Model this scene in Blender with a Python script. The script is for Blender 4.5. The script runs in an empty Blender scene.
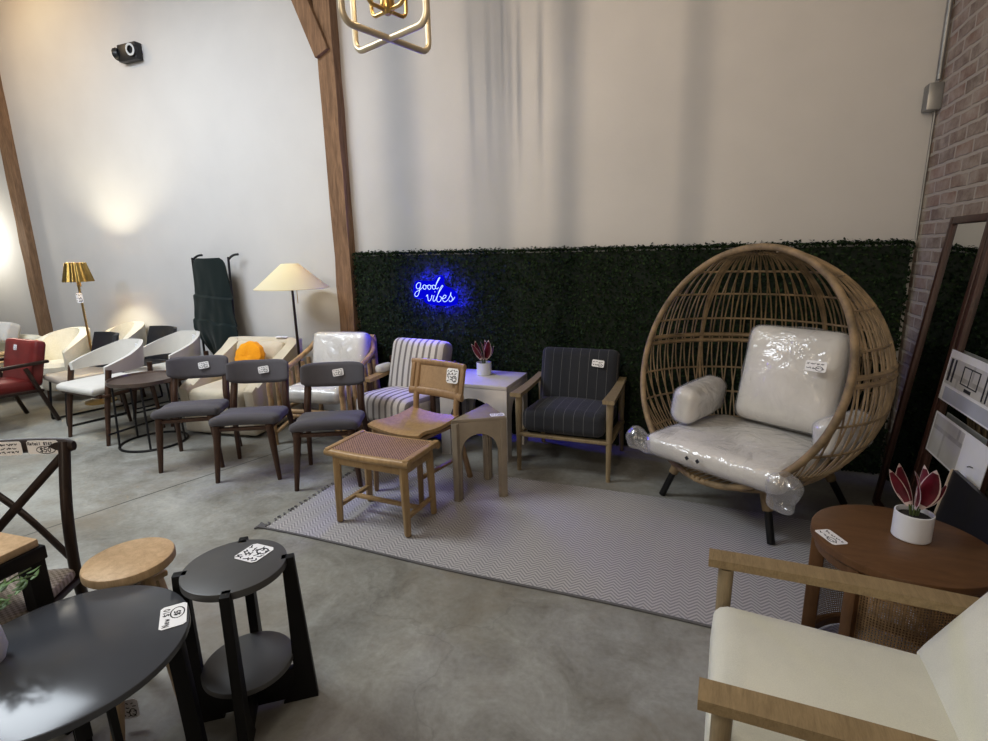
import bpy, bmesh, math, random
from mathutils import Vector, Matrix, Euler
PI = math.pi
V = Vector
R = math.radians
col = bpy.context.scene.collection
random.seed(7)

# ------------------------------------------------------------------ materials
class NT:
    def __init__(s, name):
        s.m = bpy.data.materials.new(name); s.m.use_nodes = True
        s.t = s.m.node_tree; s.n = s.t.nodes; s.n.clear()
        s.out = s.n.new('ShaderNodeOutputMaterial')
    def node(s, typ, **kw):
        nd = s.n.new(typ)
        for k, v in kw.items():
            if k.startswith('_'): setattr(nd, k[1:], v)
            else:
                key = int(k[1:]) if k[0] == 'i' and k[1:].isdigit() else k.replace('__', ' ')
                s.set(nd.inputs[key], v)
        return nd
    def set(s, sock, v):
        if isinstance(v, bpy.types.NodeSocket): s.t.links.new(v, sock)
        elif isinstance(v, (tuple, list)) and len(v) == 3 and sock.type == 'RGBA': sock.default_value = (*v, 1)
        else: sock.default_value = v
    def coord(s, scale=(1, 1, 1), rot=(0, 0, 0), loc=(0, 0, 0)):
        tc = s.node('ShaderNodeTexCoord')
        mp = s.node('ShaderNodeMapping', Vector=tc.outputs['Object'], Scale=scale, Rotation=rot, Location=loc)
        return mp.outputs[0]
    def noise(s, vec, scale=5, detail=4, rough=.55, dist=0):
        return s.node('ShaderNodeTexNoise', Vector=vec, Scale=scale, Detail=detail, Roughness=rough, Distortion=dist).outputs['Fac']
    def ramp(s, fac, stops):
        r = s.node('ShaderNodeValToRGB', Fac=fac); e = r.color_ramp.elements
        while len(e) < len(stops): e.new(.5)
        for k, (p, c) in zip(e, stops):
            k.position = p; k.color = (*c, 1) if len(c) == 3 else c
        return r.outputs[0]
    def math(s, op, a, b=0.0, clamp=False):
        n = s.node('ShaderNodeMath', _operation=op, _use_clamp=clamp); s.set(n.inputs[0], a); s.set(n.inputs[1], b)
        return n.outputs[0]
    def mix(s, fac, a, b, mode='MIX'):
        n = s.node('ShaderNodeMix', _data_type='RGBA', _blend_type=mode)
        s.set(n.inputs[0], fac); s.set(n.inputs[6], a); s.set(n.inputs[7], b)
        return n.outputs[2]
    def bump(s, h, strength=.3, dist=.01):
        return s.node('ShaderNodeBump', Strength=strength, Distance=dist, Height=h).outputs[0]
    def pbr(s, color, rough=.5, metal=0, normal=None, spec=.5, **kw):
        b = s.node('ShaderNodeBsdfPrincipled')
        s.set(b.inputs['Base Color'], color); s.set(b.inputs['Roughness'], rough); s.set(b.inputs['Metallic'], metal)
        s.set(b.inputs['Specular IOR Level'], spec)
        for k, v in kw.items(): s.set(b.inputs[k.replace('__', ' ')], v)
        if normal is not None: s.set(b.inputs['Normal'], normal)
        return b.outputs[0]
    def done(s, sh):
        s.t.links.new(sh, s.out.inputs[0]); return s.m

def plain(name, c, rough=.5, metal=0, var=.12, scale=6, bump=0, bscale=200, spec=.5, **kw):
    t = NT(name); v = t.coord()
    n = t.noise(v, scale, 3)
    c2 = tuple(x * (1 - 2 * var) for x in c); c1 = tuple(min(1, x * (1 + var)) for x in c)
    colr = t.ramp(n, [(.3, c2), (.7, c1)])
    nm = t.bump(t.noise(v, bscale, 2), bump, .004) if bump else None
    return t.done(t.pbr(colr, rough, metal, nm, spec, **kw))
def wood(name, dark, light, rough=.42, grain=(14, 14, 2.0), spec=.4):
    t = NT(name); v = t.coord(grain)
    n = t.noise(v, 3, 6, .65, .6)
    n2 = t.noise(t.coord((grain[0] * 6, grain[1] * 6, grain[2] * 2)), 4, 3)
    f = t.math('ADD', t.math('MULTIPLY', n, .7), t.math('MULTIPLY', n2, .3))
    return t.done(t.pbr(t.ramp(f, [(.32, dark), (.68, light)]), rough, 0, t.bump(f, .08, .003), spec))
def fabric(name, c, weave=420, var=.08, bump=.35, rough=.95, sheen=.15):
    t = NT(name); v = t.coord()
    n = t.noise(v, weave, 2); big = t.noise(v, 7, 3)
    f = t.math('ADD', t.math('MULTIPLY', n, .5), t.math('MULTIPLY', big, .5))
    colr = t.ramp(f, [(.3, tuple(x * (1 - 2 * var) for x in c)), (.7, tuple(min(1, x * (1 + var)) for x in c))])
    return t.done(t.pbr(colr, rough, 0, t.bump(n, bump, .002), .2, Sheen__Weight=sheen))
def striped(name, base, line, freq, width, bump=0.0, phase=0.0):
    t = NT(name); tc = t.node('ShaderNodeTexCoord')
    sx = t.node('ShaderNodeSeparateXYZ', Vector=tc.outputs['Object'])
    w = t.math('FRACT', t.math('ADD', t.math('MULTIPLY', sx.outputs[0], freq), phase + 50))
    d = t.math('ABSOLUTE', t.math('SUBTRACT', w, .5))
    m = t.math('LESS_THAN', d, width)
    n = t.noise(tc.outputs['Object'], 350, 2)
    c1 = t.mix(n, tuple(x * .8 for x in base), tuple(min(1, x * 1.15) for x in base))
    colr = t.mix(m, c1, line)
    h = t.math('ADD', t.math('MULTIPLY', t.math('SMOOTH_MIN', d, .25), bump * 40), n)
    return t.done(t.pbr(colr, .95, 0, t.bump(h, .5 if bump else .25, .004), .2, Sheen__Weight=.1))
def cane(name, c, freq=150, hole=.2):
    t = NT(name); tc = t.node('ShaderNodeTexCoord'); sx = t.node('ShaderNodeSeparateXYZ', Vector=tc.outputs['Object'])
    at = t.node('ShaderNodeMath', _operation='ARCTAN2'); t.set(at.inputs[0], sx.outputs[1]); t.set(at.inputs[1], sx.outputs[0])
    a = t.math('ABSOLUTE', t.math('SUBTRACT', t.math('FRACT', t.math('MULTIPLY', at.outputs[0], freq * .25)), .5))
    b = t.math('ABSOLUTE', t.math('SUBTRACT', t.math('FRACT', t.math('MULTIPLY', sx.outputs[2], freq)), .5))
    m = t.math('GREATER_THAN', t.math('MINIMUM', a, b), .5 - .5 * (1 - hole) * .62)
    n = t.noise(tc.outputs['Object'], 60, 3)
    sh = t.pbr(t.ramp(n, [(.3, tuple(x * .6 for x in c)), (.7, c)]), .6)
    tr = t.node('ShaderNodeBsdfTransparent')
    mx = t.node('ShaderNodeMixShader'); t.set(mx.inputs[0], t.math('LESS_THAN', t.math('MAXIMUM', t.math('SUBTRACT', .5, a), t.math('SUBTRACT', .5, b)), hole + .06))
    t.set(mx.inputs[1], sh); t.set(mx.inputs[2], tr.outputs[0])
    return t.done(mx.outputs[0])
def weave_flat(name, c1, c2, freq, fz=1):
    t = NT(name); v = t.coord((freq, freq, freq * fz))
    ch = t.node('ShaderNodeTexChecker', Vector=v, Scale=1.0).outputs['Fac']
    n = t.noise(v, .35, 4)
    f = t.math('ADD', t.math('MULTIPLY', ch, .45), t.math('MULTIPLY', n, .55))
    return t.done(t.pbr(t.ramp(f, [(.25, c1), (.75, c2)]), .6, 0, t.bump(f, .6, .003)))
def emit(name, c, s):
    t = NT(name); return t.done(t.node('ShaderNodeEmission', Color=(*c, 1), Strength=s).outputs[0])
def wrap_mat(name, amount=.22, tint=(1, 1, 1)):
    t = NT(name); v = t.coord()
    n = t.noise(v, 7, 3, .5, 1.6)
    nm = t.bump(n, .8, .03)
    gl = t.node('ShaderNodeBsdfGlossy', Color=(*tint, 1), Roughness=.2, Normal=nm)
    df = t.node('ShaderNodeBsdfDiffuse', Color=(.85, .86, .88, 1))
    tr = t.node('ShaderNodeBsdfTransparent')
    m0 = t.node('ShaderNodeMixShader'); t.set(m0.inputs[0], .35); t.set(m0.inputs[1], gl.outputs[0]); t.set(m0.inputs[2], df.outputs[0])
    fr = t.node('ShaderNodeLayerWeight', Blend=.35, Normal=nm)
    f = t.math('ADD', t.math('MULTIPLY', fr.outputs['Facing'], .5), amount, True)
    m1 = t.node('ShaderNodeMixShader'); t.set(m1.inputs[0], f); t.set(m1.inputs[1], tr.outputs[0]); t.set(m1.inputs[2], m0.outputs[0])
    return t.done(m1.outputs[0])

def mat_plaster():
    t = NT('painted_plaster'); v = t.coord()
    c = t.ramp(t.noise(v, .9, 4), [(.3, (.52, .51, .50)), (.7, (.585, .575, .56))])
    h = t.math('ADD', t.noise(v, 3.5, 6, .6), t.math('MULTIPLY', t.noise(v, 60, 3), .15))
    return t.done(t.pbr(c, .8, 0, t.bump(h, .1, .03), .25))
def mat_concrete():
    t = NT('worn_concrete'); v = t.coord()
    a = t.noise(v, .8, 8, .65, .5); b = t.noise(v, 4.5, 8, .7, .8); c = t.noise(v, 45, 4)
    f = t.math('ADD', t.math('ADD', t.math('MULTIPLY', a, .5), t.math('MULTIPLY', b, .38)), t.math('MULTIPLY', c, .12))
    colr = t.ramp(f, [(.35, (.15, .142, .12)), (.47, (.262, .257, .228)), (.56, (.345, .345, .318)), (.69, (.47, .465, .432))])
    # stray pale plaster spots
    vo = t.node('ShaderNodeTexVoronoi', Vector=v, Scale=2.3, Randomness=1.0, _feature='F1')
    spot = t.math('LESS_THAN', t.math('ADD', vo.outputs['Distance'], t.math('MULTIPLY', b, .12)), .085)
    colr = t.mix(t.ramp(t.noise(v, 1.3, 5, .6), [(.49, (0,) * 3), (.65, (.5,) * 3)]), colr, (.22, .182, .13))
    colr = t.mix(t.math('MULTIPLY', spot, .45), colr, (.50, .48, .42))
    # hairline cracks and the straight saw cut
    vc = t.node('ShaderNodeTexVoronoi', Vector=t.node('ShaderNodeVectorMath', _operation='ADD', i0=v, i1=t.node('ShaderNodeTexNoise', Vector=v, Scale=2.5, Detail=5).outputs['Color']).outputs[0], Scale=.55, _feature='DISTANCE_TO_EDGE')
    crack = t.math('LESS_THAN', vc.outputs['Distance'], .004)
    sx = t.node('ShaderNodeSeparateXYZ', Vector=v)
    cut = t.math('LESS_THAN', t.math('ABSOLUTE', t.math('ADD', t.math('ADD', sx.outputs[0], t.math('MULTIPLY', sx.outputs[1], -.28)), t.math('ADD', 3.775, t.math('MULTIPLY', t.noise(v, 2, 2), .03)))), .006)
    dark = t.math('MAXIMUM', t.math('MULTIPLY', crack, .12), t.math('MULTIPLY', cut, .75))
    colr = t.mix(dark, colr, (.05, .05, .045))
    rough = t.ramp(b, [(.35, (.42,) * 3), (.65, (.68,) * 3)])
    return t.done(t.pbr(colr, rough, 0, t.bump(f, .25, .02), .4))
def mat_brick():
    t = NT('whitewashed_brick'); tc = t.node('ShaderNodeTexCoord'); sx = t.node('ShaderNodeSeparateXYZ', Vector=tc.outputs['Object'])
    cb = t.node('ShaderNodeCombineXYZ', X=sx.outputs[1], Y=sx.outputs[2], Z=0.0)
    nz = t.node('ShaderNodeTexNoise', Vector=cb.outputs[0], Scale=9, Detail=3)
    wv = t.node('ShaderNodeVectorMath', _operation='MULTIPLY_ADD', i0=nz.outputs['Color'], i1=(.02, .02, 0), i2=cb.outputs[0])
    br = t.node('ShaderNodeTexBrick', Vector=wv.outputs[0], Color1=(.27, .165, .12), Color2=(.15, .11, .085), Mortar=(.42, .375, .32), Scale=1.0, Mortar__Size=.011, Mortar__Smooth=.3, Bias=0.0, Brick__Width=.21, Row__Height=.075)
    wash = t.noise(cb.outputs[0], 6, 6, .7)
    colr = t.mix(t.ramp(wash, [(.38, (.1,) * 3), (.62, (.85,) * 3)]), br.outputs['Color'], (.42, .365, .30))
    h = t.math('ADD', t.math('MULTIPLY', t.math('SUBTRACT', 1.0, br.outputs['Fac']), 1.0), t.math('MULTIPLY', wash, .5))
    return t.done(t.pbr(colr, .9, 0, t.bump(h, .7, .012), .2))
def mat_rug():
    t = NT('herringbone_rug'); v = t.coord(); sx = t.node('ShaderNodeSeparateXYZ', Vector=v)
    pp = t.node('ShaderNodeMath', _operation='PINGPONG'); t.set(pp.inputs[0], sx.outputs[0]); t.set(pp.inputs[1], .035)
    z = t.math('FRACT', t.math('ADD', t.math('MULTIPLY', t.math('ADD', sx.outputs[1], pp.outputs[0]), 46), 200))
    st = t.math('LESS_THAN', z, .5)
    n = t.noise(v, 300, 2); w = t.noise(v, 2.2, 3)
    colr = t.mix(st, (.30, .295, .30), (.53, .515, .51))
    colr = t.mix(t.math('MULTIPLY', w, .45), colr, (.33, .31, .33))
    return t.done(t.pbr(colr, .97, 0, t.bump(t.math('ADD', st, n), .4, .003), .1))
def mat_leaf():
    t = NT('boxwood_leaves'); g = t.node('ShaderNodeNewGeometry')
    c = t.ramp(g.outputs['Random Per Island'], [(0, (.003, .008, .003)), (.6, (.009, .021, .007)), (1, (.028, .05, .018))])
    return t.done(t.pbr(c, .7, 0, None, .12))
def mat_brass_pleat():
    t = NT('pleated_brass'); v = t.coord()
    c = t.ramp(t.noise(v, 4, 2), [(.3, (.30, .19, .05)), (.7, (.60, .43, .15))])
    return t.done(t.pbr(c, .28, 1.0, None))
def mat_shade():
    t = NT('cream_lampshade')
    d = t.node('ShaderNodeBsdfDiffuse', Color=(.88, .83, .66, 1)); tl = t.node('ShaderNodeBsdfTranslucent', Color=(.95, .88, .68, 1))
    m = t.node('ShaderNodeMixShader'); t.set(m.inputs[0], .5); t.set(m.inputs[1], d.outputs[0]); t.set(m.inputs[2], tl.outputs[0])
    return t.done(m.outputs[0])
def mat_mirror():
    t = NT('mirror_glass'); v = t.coord()
    c = t.ramp(t.noise(v, 1.5, 2), [(.3, (.62, .64, .62)), (.7, (.70, .71, .69))])
    return t.done(t.pbr(c, .02, 1.0, None))
def mat_timber(name, d, l):
    t = NT(name); v = t.coord((9, 9, 1.1))
    n = t.noise(v, 2.5, 7, .65, 1.4); n2 = t.noise(t.coord((60, 60, 3)), 3, 3)
    f = t.math('ADD', t.math('MULTIPLY', n, .7), t.math('MULTIPLY', n2, .3))
    return t.done(t.pbr(t.ramp(f, [(.3, d), (.7, l)]), .75, 0, t.bump(f, .5, .01), .2))
def mat_photo(name, a, b, c):
    t = NT(name); v = t.coord((1, 9, 7)); 
    n = t.node('ShaderNodeTexBrick', Vector=t.coord((9, 1, 1), (0, R(90), R(90))), Color1=a, Color2=b, Mortar=c, Scale=2.0)
    k = t.noise(v, 1.3, 4)
    return t.done(t.pbr(t.mix(k, n.outputs['Color'], b), .35))

M = dict(
    plaster=mat_plaster(), concrete=mat_concrete(), brick=mat_brick(), rug=mat_rug(), leaf=mat_leaf(),
    rug_edge=fabric('rug_binding', (.16, .155, .16)), soil=plain('potting_soil', (.02, .017, .015), .95, bump=.8, bscale=120),
    backing=plain('hedge_backing', (.006, .012, .006), .9),
    timber=mat_timber('old_timber', (.12, .068, .038), (.36, .23, .135)),
    ceil=plain('ceiling_board', (.55, .52, .48), .9),
    brasspleat=mat_brass_pleat(), brass=plain('brushed_brass', (.62, .43, .17), .3, 1.0, .06),
    champagne=plain('champagne_metal', (.66, .58, .44), .45, .6, .06),
    black=plain('black_metal', (.012, .012, .013), .42, .3), blackplastic=plain('black_plastic', (.018, .018, .02), .4),
    white=plain('white_card', (.82, .82, .83), .55, var=.03), ink=plain('marker_ink', (.02, .02, .03), .6),
    shade=mat_shade(), mirror=mat_mirror(), bulb=emit('warm_bulb', (1, .78, .45), 14),
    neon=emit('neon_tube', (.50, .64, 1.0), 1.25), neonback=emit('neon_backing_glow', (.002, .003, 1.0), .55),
    greyfab=fabric('grey_upholstery', (.115, .108, .118), 380), creamfab=fabric('cream_fabric', (.72, .69, .58), 300, .05),
    boucle=fabric('cream_boucle', (.72, .68, .58), 120, .08, .8), whitefab=fabric('ivory_upholstery', (.62, .60, .555), 300, .05),
    ivory=fabric('ivory_linen', (.68, .675, .58), 380, .05), loungefab=fabric('beige_cream_fabric', (.60, .54, .43), 260, .06),
    stripelight=striped('ticking_stripe', (.62, .585, .55), (.235, .21, .20), 17.5, .17, .03),
    stripedark=striped('pinstripe_charcoal', (.034, .036, .042), (.13, .128, .13), 15.5, .022, .02, .3),
    red=plain('red_leather', (.20, .025, .022), .38, var=.15, bump=.2, bscale=160), blackleather=plain('black_leather', (.022, .023, .027), .4, bump=.2, bscale=160),
    taupe=plain('taupe_leather', (.33, .29, .25), .42, var=.06), orange=fabric('orange_plush', (.82, .36, .015), 160, .08, .6),
    walnut=wood('walnut_wood', (.030, .014, .008), (.095, .045, .024)), darkwood=wood('espresso_wood', (.012, .007, .005), (.04, .022, .015)),
    oak=wood('light_oak', (.25, .155, .075), (.42, .28, .15)), ash=wood('greyed_oak', (.22, .165, .09), (.36, .28, .165)),
    honey=wood('honey_wood', (.30, .19, .085), (.47, .325, .16)), natural=wood('natural_beech', (.42, .29, .155), (.60, .44, .26), .5),
    armoak=wood('arm_oak', (.22, .155, .075), (.37, .275, .145), .5, (2.2, 14, 14)),
    redbrown=wood('red_brown_wood', (.10, .045, .017), (.165, .078, .03), .4, (3, 16, 3)), mahogany=wood('mahogany_frame', (.028, .011, .007), (.075, .03, .02)),
    arch=plain('greige_plaster_wood', (.30, .25, .185), .6, var=.08, scale=9), sidewhite=plain('whitewashed_table', (.62, .59, .56), .5, var=.06, scale=5),
    rattan=plain('rattan_pole', (.50, .33, .17), .5, var=.2, scale=20), wicker=plain('wicker_strand', (.29, .205, .11), .6, var=.25, scale=14),
    cane=cane('cane_webbing', (.40, .24, .11), 110, .2), canetop=weave_flat('woven_cane_seat', (.13, .07, .04), (.44, .28, .18), 120, 0),
    canefill=weave_flat('fine_cane_panel', (.30, .19, .10), (.52, .37, .21), 170), rush=weave_flat('woven_rush', (.26, .21, .16), (.50, .43, .35), 110, 0),
    blackwood=plain('black_stained_wood', (.007, .0068, .0068), .5, var=.12, scale=12, spec=.2), darktop=plain('charcoal_tabletop', (.075, .075, .074), .42, var=.06, scale=5),
    gloss=plain('dark_lacquer_top', (.075, .08, .09), .16, var=.05, scale=3, spec=.28), hoop=plain('bronzed_metal_top', (.16, .12, .10), .35, .5),
    cushwhite=plain('white_cushion', (.66, .645, .615), .7, var=.05, scale=4), wrap=wrap_mat('clear_plastic_wrap', .05), wraploose=wrap_mat('loose_plastic', .16),
    greenc=fabric('dark_green_canvas', (.010, .019, .018), 300, .12), pot=plain('white_ceramic', (.74, .76, .79), .35, var=.02),
    burgundy=plain('burgundy_leaf', (.13, .008, .02), .42, var=.3, scale=18), paleleaf=plain('pale_leaf_edge', (.62, .50, .47), .5, var=.1),
    green=plain('fresh_leaf', (.10, .20, .035), .5, var=.3, scale=25), stem=plain('leaf_stem', (.09, .13, .04), .6),
    steel=plain('galvanised_steel', (.32, .32, .31), .45, .7), lens=plain('lamp_lens', (.75, .77, .78), .15, .3, .03),
    photo=mat_photo('printed_interior_photo', (.42, .40, .38), (.70, .69, .68), (.20, .18, .17)),
    greypaper=plain('grey_paper_band', (.48, .50, .55), .5, var=.06), darkpanel=plain('black_panel', (.012, .012, .014), .35), palewood=wood('pale_edge_wood', (.45, .36, .26), (.62, .52, .40)),
)

# ------------------------------------------------------------------ mesh builder
def rot(x=0, y=0, z=0): return Euler((R(x), R(y), R(z))).to_matrix()
class B:
    def __init__(s): s.bm = bmesh.new()
    def add(s, vs, fs, m=None):
        nv = [s.bm.verts.new((m @ V(v)) if m is not None else v) for v in vs]
        for f in fs:
            try: s.bm.faces.new([nv[i] for i in f])
            except ValueError: pass
        return nv
    def box(s, c, d, r=None, bev=.004, seg=2):
        mt = Matrix.Translation(V(c)) @ (r.to_4x4() if r else Matrix()) @ Matrix.Diagonal((*d, 1))
        vs = bmesh.ops.create_cube(s.bm, size=1, matrix=mt)['verts']
        if bev:
            es = list({e for v in vs for e in v.link_edges})
            bmesh.ops.bevel(s.bm, geom=es, offset=min(bev, min(d) * .45), segments=seg, affect='EDGES', profile=.5, clamp_overlap=True)
        return s
    def beam(s, a, b, w, d, up=(0, 0, 1), bev=.004, taper=1.0):
        a, b = V(a), V(b); z = (b - a).normalized(); x = V(up).cross(z)
        if x.length < 1e-4: x = V((1, 0, 0))
        x.normalize(); y = z.cross(x)
        vs = []
        for p, k in ((a, 1.0), (b, taper)):
            for sx, sy in ((-1, -1), (1, -1), (1, 1), (-1, 1)): vs.append(p + x * sx * w / 2 * k + y * sy * d / 2 * k)
        nv = s.add(vs, [(3, 2, 1, 0), (4, 5, 6, 7), (0, 1, 5, 4), (1, 2, 6, 5), (2, 3, 7, 6), (3, 0, 4, 7)])
        if bev: bmesh.ops.bevel(s.bm, geom=list({e for v in nv for e in v.link_edges}), offset=bev, segments=2, affect='EDGES', profile=.5, clamp_overlap=True)
        return s
    def tube(s, pts, r, closed=False, n=10, cap=True, flat=1.0):
        pts = [V(p) for p in pts]; N = len(pts); rr = r if isinstance(r, (list, tuple)) else [r] * N
        T = []
        for i in range(N):
            a = pts[i - 1] if (i > 0 or closed) else pts[i]; b = pts[(i + 1) % N] if (i < N - 1 or closed) else pts[i]
            T.append((b - a).normalized())
        u = T[0].orthogonal().normalized()
        if flat != 1.0:
            u = V((0, 0, 1)).cross(T[0]); u = u.normalized() if u.length > 1e-3 else V((1, 0, 0))
        rings = []
        for i in range(N):
            u = u - T[i] * u.dot(T[i]); u = u.normalized() if u.length > 1e-6 else T[i].orthogonal().normalized()
            w = T[i].cross(u)
            rings.append([s.bm.verts.new(pts[i] + (u * math.cos(2 * PI * k / n) * flat + w * math.sin(2 * PI * k / n)) * rr[i]) for k in range(n)])
        for i in range(N if closed else N - 1):
            a, b = rings[i], rings[(i + 1) % N]
            off = 0
            if closed and i == N - 1: off = min(range(n), key=lambda o: sum((a[k].co - b[(k + o) % n].co).length for k in range(n)))
            for k in range(n): s.bm.faces.new((a[k], a[(k + 1) % n], b[(k + 1 + off) % n], b[(k + off) % n]))
        if cap and not closed:
            s.bm.faces.new(rings[0][::-1]); s.bm.faces.new(rings[-1])
        return s
    def lathe(s, prof, c=(0, 0, 0), n=40, closed=False, m=None):
        c = V(c); rings = []
        for r, z in prof:
            if r < 1e-6: rings.append([s.bm.verts.new(V((0, 0, z)))])
            else: rings.append([s.bm.verts.new(V((r * math.cos(2 * PI * k / n), r * math.sin(2 * PI * k / n), z))) for k in range(n)])
        for v in {v for rg in rings for v in rg}: v.co = (m @ v.co if m is not None else v.co) + c
        prs = list(zip(rings, rings[1:])) + ([(rings[-1], rings[0])] if closed else [])
        for a, b in prs:
            for k in range(n):
                q = [a[k % len(a)], a[(k + 1) % len(a)], b[(k + 1) % len(b)], b[k % len(b)]]
                q = list(dict.fromkeys(q))
                if len(q) > 2:
                    try: s.bm.faces.new(q)
                    except ValueError: pass
        return s
    def disc(s, c, r, h, bev=.004, n=56):
        return s.lathe([(0, 0), (r - bev, 0), (r, bev), (r, h - bev), (r - bev * .3, h - bev * .3), (r - bev, h), (0, h)], c, n)
    def prism(s, poly, o, u, w, ext, bev=0.0):
        # polygon (a,b) laid out from o along u,w and pushed along ext
        o, u, w, ext = V(o), V(u), V(w), V(ext); n = len(poly)
        a = [s.bm.verts.new(o + u * p + w * q) for p, q in poly]; b = [s.bm.verts.new(v.co + ext) for v in a]
        fa = s.bm.faces.new(a[::-1]); fb = s.bm.faces.new(b)
        for i in range(n): s.bm.faces.new((a[i], a[(i + 1) % n], b[(i + 1) % n], b[i]))
        if bev:
            bmesh.ops.bevel(s.bm, geom=list(fa.edges) + list(fb.edges), offset=bev, segments=2, affect='EDGES', profile=.5, clamp_overlap=True)
        return s
    def cushion(s, c, d, r=None, puff=.02, rad=.05, n=12, noise=0.0, seed=0, bend=None, freq=9, grow=0.0):
        c = V(c); h = V(d) / 2; rad = min(rad, min(h) * .98); g = bmesh.new()
        bmesh.ops.create_cube(g, size=2); bmesh.ops.subdivide_edges(g, edges=g.edges, cuts=n - 1, use_grid_fill=True)
        from mathutils import noise as NZ
        for v in g.verts:
            q = v.co.copy(); p = V([q[i] * h[i] for i in range(3)])
            inn = V([max(-(h[i] - rad), min(h[i] - rad, p[i])) for i in range(3)]); dl = p - inn
            if dl.length > 1e-9: p = inn + dl.normalized() * min(rad, rad if max(abs(dl[i]) for i in range(3)) > rad * .999 else dl.length)
            ax = min(range(3), key=lambda i: h[i]); o1, o2 = [i for i in range(3) if i != ax]
            p[ax] += (1 if q[ax] > 0 else -1) * puff * (1 - q[o1] ** 2) * (1 - q[o2] ** 2) * (abs(q[ax]) > .5)
            if noise or grow:
                nv = NZ.noise((p + V((seed, seed * 2.3, 0))) * freq) + .6 * NZ.noise((p + V((seed, 3, 1))) * freq * 2.3)
                p += p.normalized() * (noise * nv + grow)
            if bend: p = bend(p)
            v.co = (r @ p if r else p) + c
        s.merge(g); return s
    def merge(s, g):
        mp = {v: s.bm.verts.new(v.co) for v in g.verts}
        for f in g.faces:
            try: s.bm.faces.new([mp[v] for v in f.verts])
            except ValueError: pass
        g.free()
    def grid(s, fn, nu, nv, thick=0.0):
        P = [[V(fn(i / nu, j / nv)) for j in range(nv + 1)] for i in range(nu + 1)]
        if not thick:
            vs = [[s.bm.verts.new(p) for p in row] for row in P]
            for i in range(nu):
                for j in range(nv): s.bm.faces.new((vs[i][j], vs[i + 1][j], vs[i + 1][j + 1], vs[i][j + 1]))
            return s
        N = [[None] * (nv + 1) for _ in range(nu + 1)]
        for i in range(nu + 1):
            for j in range(nv + 1):
                du = P[min(i + 1, nu)][j] - P[max(i - 1, 0)][j]; dv = P[i][min(j + 1, nv)] - P[i][max(j - 1, 0)]
                N[i][j] = du.cross(dv).normalized()
        a = [[s.bm.verts.new(P[i][j] + N[i][j] * thick / 2) for j in range(nv + 1)] for i in range(nu + 1)]
        b = [[s.bm.verts.new(P[i][j] - N[i][j] * thick / 2) for j in range(nv + 1)] for i in range(nu + 1)]
        for i in range(nu):
            for j in range(nv):
                s.bm.faces.new((a[i][j], a[i + 1][j], a[i + 1][j + 1], a[i][j + 1])); s.bm.faces.new((b[i][j + 1], b[i + 1][j + 1], b[i + 1][j], b[i][j]))
        for i in range(nu):
            s.bm.faces.new((a[i + 1][0], a[i][0], b[i][0], b[i + 1][0])); s.bm.faces.new((a[i][nv], a[i + 1][nv], b[i + 1][nv], b[i][nv]))
        for j in range(nv):
            s.bm.faces.new((a[0][j], a[0][j + 1], b[0][j + 1], b[0][j])); s.bm.faces.new((a[nu][j + 1], a[nu][j], b[nu][j], b[nu][j + 1]))
        return s
    def build(s, name, m, parent=None, smooth=True, sharp=38):
        bmesh.ops.recalc_face_normals(s.bm, faces=s.bm.faces)
        me = bpy.data.meshes.new(name); s.bm.to_mesh(me); s.bm.free()
        me.materials.append(M[m] if isinstance(m, str) else m)
        if smooth:
            me.shade_smooth()
            me.set_sharp_from_angle(angle=R(sharp))
        o = bpy.data.objects.new(name, me); col.objects.link(o)
        if parent is not None: o.parent = parent
        return o

def tag(o, label=None, cat=None, group=None, kind=None):
    if label: o['label'] = label
    if cat: o['category'] = cat
    if group: o['group'] = group
    if kind: o['kind'] = kind
    return o
def thing(name, label, cat, loc=(0, 0, 0), rz=0, group=None):
    o = bpy.data.objects.new(name, None); o.empty_display_size = .1; col.objects.link(o)
    o.location = loc; o.rotation_euler = (0, 0, R(rz))
    return tag(o, label, cat, group)
def kids(o): return [c for c in bpy.data.objects if c.parent == o]
def copy_tree(o, parent=None):
    c = o.copy(); col.objects.link(c)
    if parent is not None: c.parent = parent
    for ch in kids(o): copy_tree(ch, c)
    return c
def arc(c, r, a0, a1, n, z=0):
    return [V((c[0] + r * math.cos(R(a0 + (a1 - a0) * i / n)), c[1] + r * math.sin(R(a0 + (a1 - a0) * i / n)), z)) for i in range(n + 1)]
def spline(pts, n=6, closed=False):
    pts = [V(p) for p in pts]; N = len(pts); out = []
    for i in range(N if closed else N - 1):
        g = (lambda k: pts[k % N]) if closed else (lambda k: pts[max(0, min(N - 1, k))])
        p0, p1, p2, p3 = g(i - 1), g(i), g(i + 1), g(i + 2)
        for j in range(n):
            t = j / n
            out.append(.5 * ((2 * p1) + (p2 - p0) * t + (2 * p0 - 5 * p1 + 4 * p2 - p3) * t * t + (3 * p1 - p0 - 3 * p2 + p3) * t ** 3))
    if not closed: out.append(pts[-1])
    return out

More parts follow.
